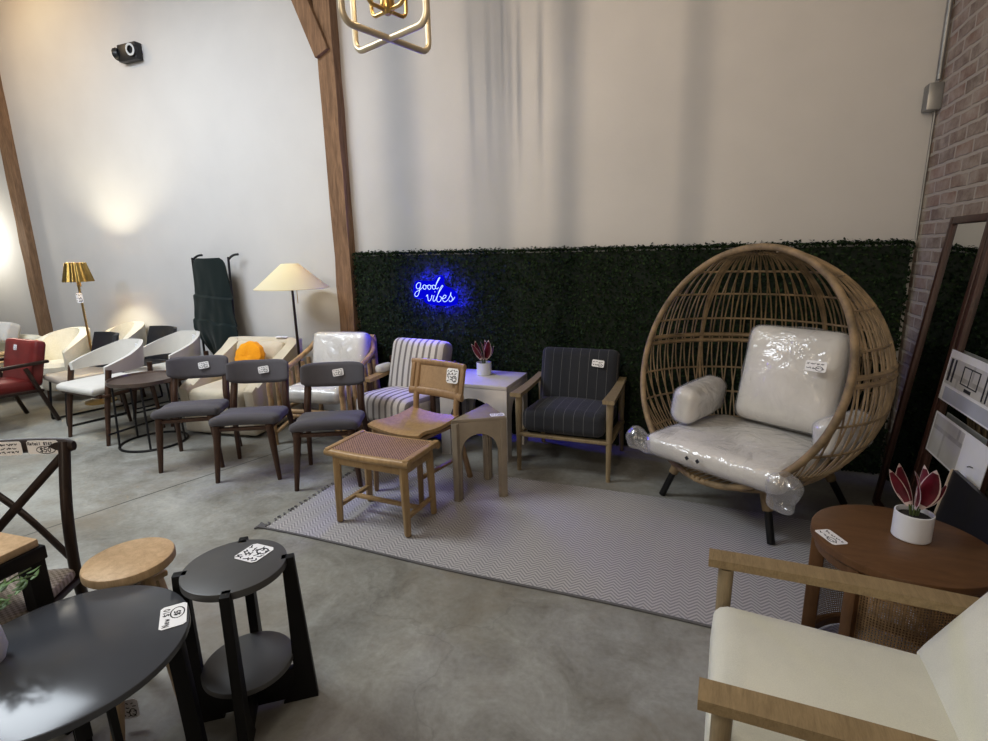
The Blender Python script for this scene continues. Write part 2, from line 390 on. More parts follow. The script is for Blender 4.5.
# ------------------------------------------------------------------ price tags with handwriting
GL = {'R': [[(0, 0), (0, 1), (.5, 1), (.6, .75), (.5, .5), (0, .5)], [(.25, .5), (.6, 0)]], 'e': [[(0, .3), (.5, .3), (.45, .55), (.2, .6), (0, .3), (.1, .05), (.5, .05)]],
      't': [[(.25, 1), (.25, .1), (.45, 0)], [(0, .65), (.5, .65)]], 'a': [[(.5, .55), (.1, .55), (0, .25), (.15, 0), (.5, .2), (.5, .6), (.55, 0)]],
      'i': [[(.2, .6), (.2, 0)], [(.2, .85), (.22, .9)]], 'l': [[(.2, 1), (.2, 0)]], '$': [[(.55, .8), (.1, .85), (.05, .6), (.5, .4), (.5, .15), (0, .15)], [(.28, 1.05), (.28, -.05)]],
      '1': [[(.1, .8), (.3, 1), (.3, 0)]], '6': [[(.5, 1), (.1, .5), (.05, .15), (.3, 0), (.55, .2), (.4, .5), (.1, .4)]], '0': [[(.3, 1), (.05, .7), (.05, .3), (.3, 0), (.55, .3), (.55, .7), (.3, 1)]],
      '5': [[(.55, 1), (.1, 1), (.05, .55), (.45, .6), (.55, .3), (.3, 0), (.05, .1)]], 'N': [[(0, 0), (0, 1), (.5, 0), (.5, 1)]], 'w': [[(0, .6), (.15, 0), (.3, .4), (.45, 0), (.6, .6)]],
      '+': [[(.3, .9), (.3, .1)], [(0, .5), (.6, .5)]], ' ': []}
def write(strokes_bm, m, text, x, y, h, lw):
    for ch in text:
        for st in GL.get(ch, []):
            pen(strokes_bm, m, [(x + p * h, y + q * h) for p, q in st], lw)
        x += h * .78
def pen(b, m, pts, lw):
    for (x0, y0), (x1, y1) in zip(pts, pts[1:]):
        dx, dy = x1 - x0, y1 - y0; L = math.hypot(dx, dy) or 1e-6; nx, ny = -dy / L * lw / 2, dx / L * lw / 2; ex, ey = dx / L * lw * .4, dy / L * lw * .4
        b.add([(x0 - ex + nx, y0 - ey + ny, .0014), (x0 - ex - nx, y0 - ey - ny, .0014), (x1 + ex - nx, y1 + ey - ny, .0014), (x1 + ex + nx, y1 + ey + ny, .0014)], [(0, 1, 2, 3)], m)
def scribble(b, m, x0, x1, y, h, lw, rnd):
    x = x0
    while x < x1:
        L = rnd.uniform(.12, .3) * (x1 - x0); pts = []; k = 0
        while k * h * .35 < L and x + k * h * .35 < x1:
            pts.append((x + k * h * .35, y + rnd.uniform(-.5, .5) * h)); k += 1
        if len(pts) > 1: pen(b, m, pts, lw)
        x += L + h * .6
def card(name, loc, w, h, mt, parent=None, rows=3, seed=1, content=None, label=None, thick=.001, curl=0.0):
    """A white card in the local x,y plane of mt, its writing as a sub-part."""
    rnd = random.Random(seed); m4 = Matrix.Translation(V(loc)) @ mt.to_4x4()
    b = B()
    cx = .12 * h
    poly = [(-w / 2, -h / 2 + cx), (-w / 2 + cx, -h / 2), (w / 2 - cx, -h / 2), (w / 2, -h / 2 + cx), (w / 2, h / 2 - cx), (w / 2 - cx, h / 2), (-w / 2 + cx, h / 2), (-w / 2, h / 2 - cx)]
    b.prism(poly, m4 @ V((0, 0, 0)), mt @ V((1, 0, 0)), mt @ V((0, 1, 0)), mt @ V((0, 0, thick)))
    o = b.build(name, 'white', parent, False)
    t = B(); lw = h * .045
    if content: content(t, m4, w, h)
    else:
        for k in range(rows):
            y = h * (.5 - (k + .75) / (rows + .5)); scribble(t, m4, -w * .42, w * .42, y, h * .16, lw, rnd)
        pen(t, m4, [(w * .18 + w * .17 * math.cos(a), -h * .2 + h * .2 * math.sin(a)) for a in [2 * PI * q / 14 for q in range(15)]], lw)
    t.build('lettering', 'ink', o, False)
    return o
def upright(rx=90, rz=0): return Matrix.Rotation(R(rz), 3, 'Z') @ Matrix.Rotation(R(rx), 3, 'X')

# ------------------------------------------------------------------ camera
H = 1.46
f_px = 530.0
pitch, roll, yaw = R(12.7), R(1.25), R(22)
d = V((math.sin(roll) * math.cos(pitch), math.cos(roll) * math.cos(pitch), math.sin(pitch)))
fwv = V((0, 0, 1)) - d * d.z; fwv.normalize(); rt = d.cross(fwv)
c_, s_ = math.cos(yaw), math.sin(yaw)
rows = [rt * c_ - fwv * s_, rt * s_ + fwv * c_, -d]
Mx = Matrix([list(r) for r in rows])          # camera (x right, y down, z forward) -> world
cam = bpy.data.cameras.new('camera'); cam.sensor_width = 36; cam.lens = 36 * f_px / 988; cam.clip_start = .02
co = bpy.data.objects.new('camera', cam); col.objects.link(co)
cr = Matrix((Mx.col[0], -Mx.col[1], -Mx.col[2])).transposed()
co.matrix_world = Matrix.Translation((0, 0, H)) @ cr.to_4x4()
bpy.context.scene.camera = co

# ------------------------------------------------------------------ room shell
WX, WY, CZ = 1.13, 3.95, 4.3       # brick wall x, plaster wall y, ceiling z
XL, YB = -11.0, -5.0
def shell(name, m, c, dd):
    o = B().box(c, dd, bev=0).build(name, m, None, False); return tag(o, kind='structure')
shell('floor', 'concrete', ((XL + WX) / 2, (YB + WY) / 2, -.05), (WX - XL + .4, WY - YB + .4, .1))
shell('wall_back', 'plaster', ((XL + WX) / 2, WY + .1, CZ / 2), (WX - XL + .4, .2, CZ))
shell('wall_right', 'brick', (WX + .1, (YB + WY) / 2 - .0, CZ / 2), (.2, WY - YB, CZ))
shell('wall_left', 'plaster', (XL - .1, (YB + WY) / 2, CZ / 2), (.2, WY - YB, CZ))
shell('wall_front', 'plaster', ((XL + WX) / 2, YB - .1, CZ / 2), (WX - XL + .4, .2, CZ))
shell('ceiling', 'ceil', ((XL + WX) / 2, (YB + WY) / 2, CZ + .05), (WX - XL + .4, WY - YB + .4, .1))
def post(name, x, w, y0=3.80, z1=CZ, seed=0):
    rnd = random.Random(seed); b = B(); n = 18
    rings = []
    for i in range(n + 1):
        z = z1 * i / n; j = lambda: rnd.uniform(-.006, .006)
        rings.append([b.bm.verts.new((x + sx * w / 2 + j(), (y0 if sy < 0 else WY) + (j() if sy < 0 else 0), z)) for sx, sy in ((-1, -1), (1, -1), (1, 1), (-1, 1))])
    for a, c in zip(rings, rings[1:]):
        for k in range(4): b.bm.faces.new((a[k], a[(k + 1) % 4], c[(k + 1) % 4], c[k]))
    b.bm.faces.new(rings[-1])
    return tag(b.build(name, 'timber', None, True, 30), kind='structure')
post('trim_1', -7.44, .14, 3.87, seed=1)
post('trim_2', -2.955, .155, 3.86, seed=2)
br = B(); br.beam((-2.965, 3.885, 3.02), (-3.50, 3.885, 4.30), .12, .14, bev=.008)
tag(br.build('trim_3', 'timber', None, True, 30), kind='structure')
# unseen round columns added behind the viewer to cast shadow bands on the wall
for k, (x, w) in enumerate(((-1.24, .105), (-.997, .028), (-.931, .036), (-.742, .046), (-.435, .028))):
    b = B(); b.lathe([(w / 2, 0), (w / 2, CZ)], (x, -.85, 0), 20)
    tag(b.build('trim_%d' % (k + 4), 'plaster', None), kind='structure')

# ------------------------------------------------------------------ hedge wall
def hedge():
    x0, x1, y1, h = -2.835, 1.105, WY - .005, 1.465
    t = thing('hedge_wall', 'dark green artificial boxwood hedge panel covering the lower wall', 'hedge', ((x0 + x1) / 2, y1, 0))
    L = x1 - x0
    B().box((0, -.035, h / 2 - .01), (L - .02, .06, h - .03), bev=0).build('backing_panel', 'backing', t, False)
    rnd = random.Random(3); vs, fs = [], []
    def leaf(p, n, s):
        a = rnd.uniform(0, 2 * PI); n = (n + V((rnd.uniform(-1, 1), rnd.uniform(-1, 1), rnd.uniform(-1, 1))) * .75).normalized()
        u = n.orthogonal().normalized(); u = Matrix.Rotation(a, 3, n) @ u; w = n.cross(u)
        k = len(vs); vs.extend([p - u * s, p + w * s * .55 + n * s * .15, p + u * s, p - w * s * .55 + n * s * .15]); fs.append((k, k + 1, k + 2, k + 3))
    for _ in range(34000):
        leaf(V((rnd.uniform(-L / 2, L / 2), -.06 - abs(rnd.gauss(0, .016)), rnd.uniform(.0, h))), V((0, -1, .25)), rnd.uniform(.009, .016))
    for _ in range(4200):
        leaf(V((rnd.uniform(-L / 2, L / 2), rnd.uniform(-.085, -.005), h - .012 + abs(rnd.gauss(0, .011)))), V((0, -.3, 1)), rnd.uniform(.009, .015))
    for _ in range(1200):
        leaf(V((-L / 2 + rnd.uniform(-.015, .008), rnd.uniform(-.085, -.005), rnd.uniform(0, h))), V((-1, -.3, .2)), rnd.uniform(.009, .015))
    me = bpy.data.meshes.new('foliage'); me.from_pydata([tuple(v) for v in vs], [], fs); me.materials.append(M['leaf'])
    o = bpy.data.objects.new('foliage', me); col.objects.link(o); o.parent = t; o['kind'] = 'stuff'
hedge()

# ------------------------------------------------------------------ neon sign
def neon():
    t = thing('neon_sign', 'blue neon script sign reading good vibes, hung on the hedge', 'sign', (-2.033, 3.80, 1.16))
    k = .00098; a = R(0)
    def P(x, y): return V(((x - 500) * k, 0, -(y - 285) * k))
    def el(cx, cy, rx, ry, a0=60, n=14): return [(cx + rx * math.cos(R(a0 - 360 * i / n)), cy - ry * math.sin(R(a0 - 360 * i / n))) for i in range(n + 1)]
    S = [[(372, 222), (350, 222), (332, 240), (332, 262), (348, 272), (366, 256), (374, 226), (366, 262), (352, 306), (336, 330), (318, 332), (312, 316), (326, 296), (356, 282), (386, 262), (396, 250)],
         el(408, 256, 15, 18) + [(424, 246), (436, 244)], el(452, 256, 15, 18) + [(468, 246), (478, 244)],
         el(494, 256, 15, 17) + [], [(508, 252), (524, 222), (546, 192), (554, 182), (546, 180), (530, 204), (514, 238), (510, 262), (524, 270), (536, 258)],
         [(420, 332), (432, 318), (434, 346), (438, 368), (452, 366), (466, 346), (474, 320), (472, 334)], [(494, 322), (482, 352), (484, 370), (498, 366), (512, 346)], [(500, 296), (503, 291)],
         [(512, 346), (538, 300), (566, 262), (578, 246), (568, 244), (548, 272), (528, 316), (516, 352), (520, 372), (540, 374), (556, 356), (556, 336), (544, 332)],
         [(556, 340), (574, 348), (596, 340), (602, 324), (588, 320), (572, 340), (572, 362), (586, 374), (606, 366), (622, 350)],
         [(622, 350), (640, 322), (648, 296), (646, 320), (658, 344), (652, 366), (634, 370), (626, 360)], [(652, 366), (668, 352), (680, 334)]]
    b = B()
    for st in S: b.tube(spline([P(*p) for p in st], 4), .0028, n=6)
    b.build('lettering', 'neon', t)
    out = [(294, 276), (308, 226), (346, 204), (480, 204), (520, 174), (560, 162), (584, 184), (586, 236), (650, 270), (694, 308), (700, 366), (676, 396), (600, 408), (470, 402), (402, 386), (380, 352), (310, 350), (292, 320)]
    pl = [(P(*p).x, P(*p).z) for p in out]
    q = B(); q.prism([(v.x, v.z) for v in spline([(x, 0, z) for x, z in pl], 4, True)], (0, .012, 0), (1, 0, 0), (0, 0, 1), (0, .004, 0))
    q.build('acrylic_halo_backing', 'neonback', t, False)  # blue halo around the tubes is put into the plate as emission
    for x, z in ((-.14, .02), (.15, -.03)): B().tube([(x, .014, z), (x, .07, z)], .006, n=8).build('standoff', 'blackplastic', t)
neon()

# ------------------------------------------------------------------ wall fixtures
def emergency():
    t = thing('emergency_light', 'black twin-head emergency light high on the white wall', 'light', (-5.24, WY, 3.31), 0)
    B().box((.0, -.035, .06), (.25, .07, .15), bev=.008).build('housing', 'blackplastic', t)
    for s, x, rz in ((1, .08, 4), (-1, -.135, -80)):
        m = Matrix.Rotation(R(rz), 3, 'Z') @ Matrix.Rotation(R(96), 3, 'X')
        h = B(); h.lathe([(0, -.02), (.045, -.02), (.056, .01), (.056, .025), (.046, .025), (.042, .01), (0, .01)], (x, -.065 if s > 0 else -.05, .065), 28, m=m)
        h = h.build('lamp_head', 'blackplastic', t)
        l = B(); l.lathe([(.053, .0255), (.053, .03), (.034, .03), (.034, .0255)], (x, -.065 if s > 0 else -.05, .065), 28, True, m=m)
        l.build('lens_ring', 'lens', h)
emergency()
def conduit():
    t = thing('junction_box', 'grey steel junction box and conduit in the corner above the hedge', 'electrical box', (1.105, 3.93, 2.19))
    B().box((-.01, -.04, .05), (.07, .08, .14), bev=.006).build('box', 'steel', t)
    B().tube([(.005, -.04, .14), (.005, -.04, 2.1)], .013, n=12).build('pipe', 'steel', t)
    B().tube([(.015, -.02, .0), (.017, -.012, -.4), (.018, -.012, -.72)], .006, n=8).build('cable', 'steel', t)
conduit()

# ------------------------------------------------------------------ chandelier
def chandelier():
    t = thing('chandelier', 'champagne gold open cage pendant lantern hanging from the ceiling', 'pendant light', (-1.25, 2.05, 2.30))
    def rr(w, h, r, z0, ang):
        pts = []
        for cx, cz, a0 in ((w / 2 - r, r, -90), (w / 2 - r, h - r, 0), (-w / 2 + r, h - r, 90), (-w / 2 + r, r, 180)):
            for i in range(7):
                a = R(a0 + 15 * i); u = cx + r * math.cos(a); pts.append((u * math.cos(R(ang)), u * math.sin(R(ang)), z0 + cz + r * math.sin(a)))
        return pts
    for ang in (-19, -107):
        B().tube(rr(.445, .62, .045, 0, ang), .0125, True, 12).build('cage_frame', 'champagne', t)
    for ang in (-19, -107):
        B().tube(rr(.20, .40, .03, .10, ang), .0075, True, 10).build('inner_frame', 'brass', t)
    h = B(); h.lathe([(0, .085), (.012, .085), (.026, .10), (.030, .115), (.026, .15), (.012, .16), (0, .16)], (0, 0, 0), 20); h.build('hub', 'brass', t)
    B().tube([(0, 0, .15), (0, 0, 1.97)], .007, n=10).build('stem', 'brass', t)
    B().disc((0, 0, 1.965), .06, .03).build('ceiling_rose', 'brass', t)
    for k in range(4):
        a = R(45 + 90 * k); c = (.05 * math.cos(a), .05 * math.sin(a), .3)
        o = B(); o.lathe([(0, 0), (.012, 0), (.012, .06), (0, .06)], c, 12); o = o.build('candle_sleeve', 'champagne', t)
        l = B(); l.lathe([(.006, .06), (.016, .085), (.013, .11), (0, .135)], c, 12); l.build('bulb', 'bulb', o)
chandelier()

# ------------------------------------------------------------------ floor lamps
def brass_lamp():
    t = thing('floor_lamp', 'brass floor lamp with a pleated gold shade in the far left corner', 'floor lamp', (-5.86, 3.45, 0))
    B().lathe([(0, 0), (.14, 0), (.14, .015), (.02, .03), (0, .03)], n=32).build('base', 'brass', t)
    B().tube([(0, 0, .02), (-.01, 0, 1.22)], .011, n=10).build('pole', 'brass', t)
    b = B(); n = 60
    def fn(u, v):
        a = 2 * PI * u; w = 1 + .05 * math.cos(a * 14); r = (.128 + (.085 - .128) * v) * w
        return (r * math.cos(a), r * math.sin(a), 1.25 + .185 * v)
    b.grid(fn, 144, 4); b.build('lamp_shade', 'brasspleat', t)
    b = B(); b.lathe([(0, 1.20), (.018, 1.2), (.018, 1.27), (0, 1.27)], n=12); b.build('socket', 'brass', t)
    b = B(); b.lathe([(0, 1.27), (.03, 1.30), (.03, 1.33), (0, 1.36)], n=14); b.build('bulb', 'bulb', t)
    card('price_tag', (.02, -.03, 1.09), .07, .10, upright(90, 20), t, 3, 5)
brass_lamp()
def cream_lamp():
    t = thing('floor_lamp', 'floor lamp with a wide cream cone shade, beside the middle timber post', 'floor lamp', (-3.295, 3.60, 0))
    B().lathe([(0, 0), (.13, 0), (.13, .012), (.015, .03), (0, .03)], n=32).build('base', 'darkwood', t)
    B().tube([(0, 0, .02), (0, 0, 1.18)], [.014, .010], n=10).build('pole', 'darkwood', t)
    b = B(); b.lathe([(.305, 1.19), (.275, 1.212), (.175, 1.30), (.07, 1.392), (.065, 1.39), (.17, 1.295), (.27, 1.206), (.303, 1.186)], n=48, closed=True); b.build('lamp_shade', 'shade', t)
    b = B(); b.lathe([(0, 1.18), (.016, 1.18), (.016, 1.23), (0, 1.23)], n=12); b.build('socket', 'brass', t)
    b = B(); b.lathe([(0, 1.23), (.03, 1.26), (.03, 1.29), (0, 1.32)], n=14); b.build('bulb', 'bulb', t)
    B().tube([(.05, 0, 1.24), (.055, -.01, 1.06)], .0025, n=6).build('pull_chain', 'brass', t)
cream_lamp()

# ------------------------------------------------------------------ folded green canvas chair leaning on the wall
def folded():
    t = thing('folding_chair', 'dark green canvas folded over a black tube frame leaning on the white wall', 'chair', (-4.47, 3.83, 0))
    for s in (-1, 1):
        x = s * .215 + (.03 if s > 0 else -.01)
        pts = [(x - .02 * s, -.05, .0), (x - .01 * s, -.03, .6), (x, -.01, 1.38)] + [(x, .0 + .0, 1.44), (x + .03, .03, 1.475), (x + .07, .05, 1.482)]
        B().tube(spline(pts, 5), .0105, n=10).build('frame_tube', 'black', t)
    B().tube([(-.22, -.04, .42), (.23, -.04, .42)], .009, n=8).build('cross_bar', 'black', t)
    from mathutils import noise as NZ
    def fn(u, v):
        z = 1.45 - v * (.98 + .10 * (u - .5))
        wtop = .205 + .025 * min(1, v * 3); w = wtop + .055 * max(0, min(1, (v - .3) * 2.4)) if v < .72 else wtop + .055 - (v - .72) * .72
        w = max(w, .05)
        if v < .1: w *= .72 + .28 * math.sqrt(max(0, 1 - ((.1 - v) / .1) ** 2))
        x = (u - .5) * 2 * w + .0 + .05 * v + (.05 * (v - .8) * 5 * .5 if v > .8 else 0)
        fold = .045 * v * NZ.noise(V((u * 2.6, v * 3.2, 1.7))) + .03 * v * NZ.noise(V((u * 6, v * 5, 4.1)))
        step = -.025 if v > .38 else 0
        step += -.02 if v > .62 else 0
        return (x, -.03 - .02 * v + step + fold - .03 * math.cos((u - .5) * PI) + .01, z + (.03 * NZ.noise(V((u * 4, 2.2, 0))) if v > .6 else 0))
    b = B(); b.grid(fn, 40, 60, .012); b.build('canvas', 'greenc', t)
folded()

# ------------------------------------------------------------------ grey dining chairs
def grey_chair():
    t = thing('dining_chair', 'x', 'chair', (0, 0, 0), 0, 'grey dining chairs in a row')
    def bend(p): return V((p.x, p.y, p.z + .010 * (p.y / .2) ** 2 - .012 * (p.x / .2) ** 2 * (p.y < 0)))
    b = B(); b.cushion((0, -.025, .402), (.425, .34, .064), rot(-6), puff=.012, rad=.031, n=14, bend=bend); b.build('seat', 'greyfab', t)
    g = B(); g.cushion((0, .24, .655), (.43, .046, .17), rot(-12), .004, .022, 16, bend=lambda p: V((p.x, p.y + .075 * (1 - (p.x / .21) ** 2) - .03, p.z * (1 - .24 * (abs(p.x) / .21) ** 5))))
    g.build('backrest', 'greyfab', t)
    for s in (-1, 1):
        B().tube([(s * .165, -.165, .385), (s * .2, -.185, .0)], [.026, .014], n=12).build('leg', 'walnut', t)
        B().tube(spline([(s * .215, .245, 0), (s * .195, .20, .30), (s * .182, .18, .43), (s * .178, .225, .56), (s * .176, .275, .69)], 5), [.014] + [.014 + .010 * min(1, i / 9) for i in range(1, 16)] + [.022 - .0012 * i for i in range(5)], n=12).build('leg', 'walnut', t)
    f = B(); f.beam((-.16, -.165, .36), (.16, -.165, .36), .03, .024); f.beam((-.175, .18, .36), (.175, .18, .36), .03, .024)
    for s in (-1, 1): f.beam((s * .165, -.16, .36), (s * .18, .18, .36), .03, .022)
    f.build('seat_frame', 'walnut', t)
    card('price_tag', (.03, .2455, .665), .075, .05, upright(78, 0) @ Matrix.Rotation(R(8), 3, 'Z'), t, 3, 11)
    return t
gc = grey_chair()
for i, (x, y, a, lb) in enumerate(((-3.40, 2.60, 33, 'grey upholstered dining chair with walnut legs, beside the round metal table'),
                                   (-2.845, 2.60, 27, 'middle grey upholstered dining chair, in front of the beige lounge chair'),
                                   (-2.255, 2.68, 27, 'grey upholstered dining chair, in front of the rattan armchair'))):
    o = gc if i == 0 else copy_tree(gc)
    o.location = (x, y, 0); o.rotation_euler = (0, 0, R(a)); o['label'] = lb

# ------------------------------------------------------------------ cane topped stool
def cane_stool():
    t = thing('cane_stool', 'honey wood stool with a woven cane top on the rug', 'stool', (-1.60, 2.31, .006), -2)
    w, dd, z = .53, .34, .42
    def sag(x): return .006 * (x / (w / 2)) ** 2
    b = B()
    for s in (-1, 1):
        b.tube([(x, s * (dd / 2 - .022), z - .012 + sag(x)) for x in [(-w / 2 + w * i / 14) for i in range(15)]], .022, n=10, flat=1.0)
        b.beam((s * (w / 2 - .018), -dd / 2 + .005, z + .004), (s * (w / 2 - .018), dd / 2 - .005, z + .004), .038, .034, bev=.012)
    b.build('top_frame', 'honey', t)
    g = B(); g.grid(lambda u, v: ((u - .5) * (w - .06), (v - .5) * (dd - .06), z + .004 + sag((u - .5) * w)), 20, 8, .008); g.build('cane_top', 'canetop', t)
    a = B()
    for s in (-1, 1):
        a.box((0, s * .128, z - .055), (.40, .022, .045)); a.box((s * .215, 0, z - .055), (.022, .25, .045))
    a.build('apron', 'honey', t)
    for sx in (-1, 1):
        for sy in (-1, 1):
            B().beam((sx * .212, sy * .128, z - .02), (sx * .222, sy * .135, 0), .044, .044, bev=.012, taper=.8).build('leg', 'honey', t)
        B().beam((sx * .215, -.125, .10), (sx * .215, .125, .10), .026, .02).build('stretcher', 'honey', t)
    B().beam((-.215, 0, .10), (.215, 0, .10), .026, .02).build('stretcher', 'honey', t)
cane_stool()
card('price_tag', (-1.385, 2.385, .433), .075, .045, Matrix.Rotation(R(15), 3, 'Z'), None, 2, 21)
bpy.data.objects['price_tag.003'] if 'price_tag.003' in bpy.data.objects else None

def lying(loc, w, h, rz, label, seed, rows=3, content=None):
    m = Matrix.Rotation(R(rz), 3, 'Z')
    o = card('price_tag', (0, 0, 0), w, h, Matrix.Identity(3), None, rows, seed, content)
    o.location = loc; o.rotation_euler = (0, 0, R(rz))
    return tag(o, label, 'price tag', 'price cards lying on table tops')
bpy.data.objects.remove([o for o in bpy.data.objects if o.name.startswith('lettering') and o.parent and o.parent.parent is None and 'label' not in o.parent and o.parent.name.startswith('price_tag')][0])
bpy.data.objects.remove([o for o in bpy.data.objects if o.name.startswith('price_tag') and o.parent is None and 'label' not in o][0])
lying((-1.41, 2.40, .4345), .085, .05, 12, 'white price card lying on the cane topped stool', 21, 2)

# ------------------------------------------------------------------ cane back chair
def cane_chair():
    t = thing('dining_chair', 'light wood dining chair with cane back panel and bare wooden seat', 'chair', (-1.63, 2.72, .006), -13)
    def seat(u, v):
        x = (u - .5) * (.42 - .03 * v); y = -.20 + .39 * v
        return (x, y, .432 - .022 * math.sin(PI * v) * 1.0 + .02 * (abs(x) / .21) ** 2 - .02 * (v < .12) * (1 - v / .12))
    B().grid(seat, 14, 14, .02).build('seat', 'honey', t)
    for s in (-1, 1):
        B().beam((s * .18, -.17, .42), (s * .19, -.185, 0), .038, .038, bev=.01, taper=.75).build('leg', 'oak', t)
        B().tube(spline([(s * .18, .30, 0), (s * .172, .215, .30), (s * .170, .19, .45), (s * .17, .215, .62), (s * .17, .25, .76)], 5), .019, n=12).build('leg', 'oak', t)
        B().beam((s * .185, -.17, .17), (s * .175, .23, .17), .024, .02).build('stretcher', 'oak', t)
    f = B()
    for s in (-1, 1): f.beam((s * .165, -.16, .395), (s * .165, .18, .395), .035, .022)
    f.beam((-.165, -.165, .395), (.165, -.165, .395), .035, .022); f.beam((-.165, .185, .395), (.165, .185, .395), .035, .022)
    f.build('seat_frame', 'oak', t)
    def bk(x, z): return V((x, .215 + (z - .6) * .22 - .02 * (x / .2) ** 2 + .008, z))
    b = B()
    for z in (.57, .755):
        b.tube([bk(-.22 + .44 * i / 10, z) for i in range(11)], .026 if z < .7 else .022, n=10, flat=.62)
    for x in (-.205, .205): b.beam(bk(x, .56), bk(x, .765), .032, .024, up=(0, 1, 0), bev=.008)
    fr = b.build('back_frame', 'oak', t)
    B().grid(lambda u, v: bk((u - .5) * .39, .585 + .16 * v), 10, 6, .004).build('cane_panel', 'canefill', t)
    card('price_tag', (.14, .205, .70), .09, .095, upright(78, 4), t, 4, 31)
cane_chair()

# ------------------------------------------------------------------ triangular arch table
def arch_poly(w, h, leg, top, n=16):
    r = (w - 2 * leg) / 2; zc = h - top - r
    pts = [(0, 0), (leg, 0), (leg, zc)] + [(w / 2 - r * math.cos(PI * i / n), zc + r * math.sin(PI * i / n)) for i in range(1, n)] + [(w - leg, zc), (w - leg, 0), (w, 0), (w, h), (0, h)]
    return pts
def tri_table():
    t = thing('side_table', 'small triangular greige table on three arched sides, on the rug', 'side table', (-1.215, 2.80, .006))
    A = [V((-.115, -.185, 0)), V((.165, -.02, 0)), V((-.06, .215, 0))]; h = .505
    for i in range(3):
        a, c = A[i], A[(i + 1) % 3]; u = (c - a).normalized(); n = V((-u.y, u.x, 0)) * .035; w = (c - a).length
        B().prism(arch_poly(w, h - .02, .052, .07), a, u, (0, 0, 1), n, .003).build('arched_side', 'arch', t)
    o = B(); o.prism([(p.x, p.y) for p in A], (0, 0, h - .021), (1, 0, 0), (0, 1, 0), (0, 0, .021), .003); o.build('tabletop', 'arch', t)
tri_table()
lying((-1.115, 2.795, .512), .085, .055, 32, 'white price card lying on the triangular arched table', 22, 2)

# ------------------------------------------------------------------ pale square side table with arches and its plant
def white_table():
    t = thing('side_table', 'square whitewashed side table with arched sides against the hedge', 'side table', (-1.50, 3.52, 0))
    w, dd, h = .52, .46, .55
    for s in (-1, 1):
        B().prism(arch_poly(w, h - .03, .075, .07), (-w / 2, s * dd / 2, 0), (1, 0, 0), (0, 0, 1), (0, -s * .04, 0), .003).build('arched_side', 'sidewhite', t)
        B().prism(arch_poly(dd - .08, h - .03, .055, .07), (s * w / 2, -dd / 2 + .04, 0), (0, 1, 0), (0, 0, 1), (-s * .04, 0, 0), .003).build('arched_side', 'sidewhite', t)
    B().box((0, 0, h - .015), (w, dd, .03), bev=.004).build('tabletop', 'sidewhite', t)
white_table()
def leaf_blade(b, base, tip, width, cup=.25, droop=.0, n=10, twist=0.0):
    base, tip = V(base), V(tip); ax = (tip - base); L = ax.length; ax.normalize()
    side = ax.cross(V((math.cos(twist), math.sin(twist), 0))); side.normalize(); nrm = side.cross(ax)
    def fn(u, v):
        w = width * math.sin(PI * min(1, .08 + v * .92)) ** .8 * (1 - v * .25)
        x = (u - .5) * 2
        return base + ax * L * v + side * x * w + nrm * (cup * w * x * x + .06 * L * math.sin(PI * v)) + V((0, 0, -droop * v * v))
    b.grid(fn, 14, n)
def rim_side(f): return [e for e in f.edges if len(e.link_faces) == 1]
def plant(label, loc, s, rz=0, leaves=None):
    t = thing('potted_plant', label, 'plant', loc, rz, 'burgundy plants in white pots')
    b = B(); r = .047 * s; h = .078 * s
    b.lathe([(0, 0), (r * .94, 0), (r, .004), (r, h), (r - .004, h + .001), (r - .006, h - .002), (r - .006, h * .8), (0, h * .8)], n=40); b.build('pot', 'pot', t)
    b = B(); b.lathe([(0, h * .86), (r * .5, h * .88), (r - .0065, h * .83)], n=30); b.build('soil', 'soil', t)
    st = B(); lf = []
    for tip, w, m, tw in leaves:
        q = V(tip) * s; st.tube([(q.x * .12, q.y * .12, h * .83), (q.x * .2, q.y * .2, h + .02 * s)], .0022 * s, n=6)
        o = B(); leaf_blade(o, (q.x * .2, q.y * .2, h + .015 * s), (q.x, q.y, h + q.z), w * s, twist=tw)
        for f in o.bm.faces: f.material_index = 0
        rim = [f for f in o.bm.faces if sum(len(e.link_faces) == 1 for e in f.edges) and len(rim_side(f))]
        for f in rim: f.material_index = 1
        lo = o.build('leaf', m, t); lo.data.materials.append(M['paleleaf'])
    st.build('stem', 'stem', t)
LV = [((-.01, -.03, .12), .028, 'burgundy', .2), ((.028, -.005, .125), .026, 'burgundy', 1.2), ((-.045, .0, .12), .02, 'burgundy', 2.4), ((.0, .03, .12), .026, 'burgundy', .8), ((-.06, -.02, .105), .014, 'burgundy', 1.9), ((.05, .02, .09), .016, 'burgundy', .5)]
plant('white pot with burgundy leaves standing on the whitewashed square table', (-1.535, 3.60, .55), 1.2, 10, [((x * 1.2, y * 1.2, z * 1.15), w * 1.2, m, q) for (x, y, z), w, m, q in LV])

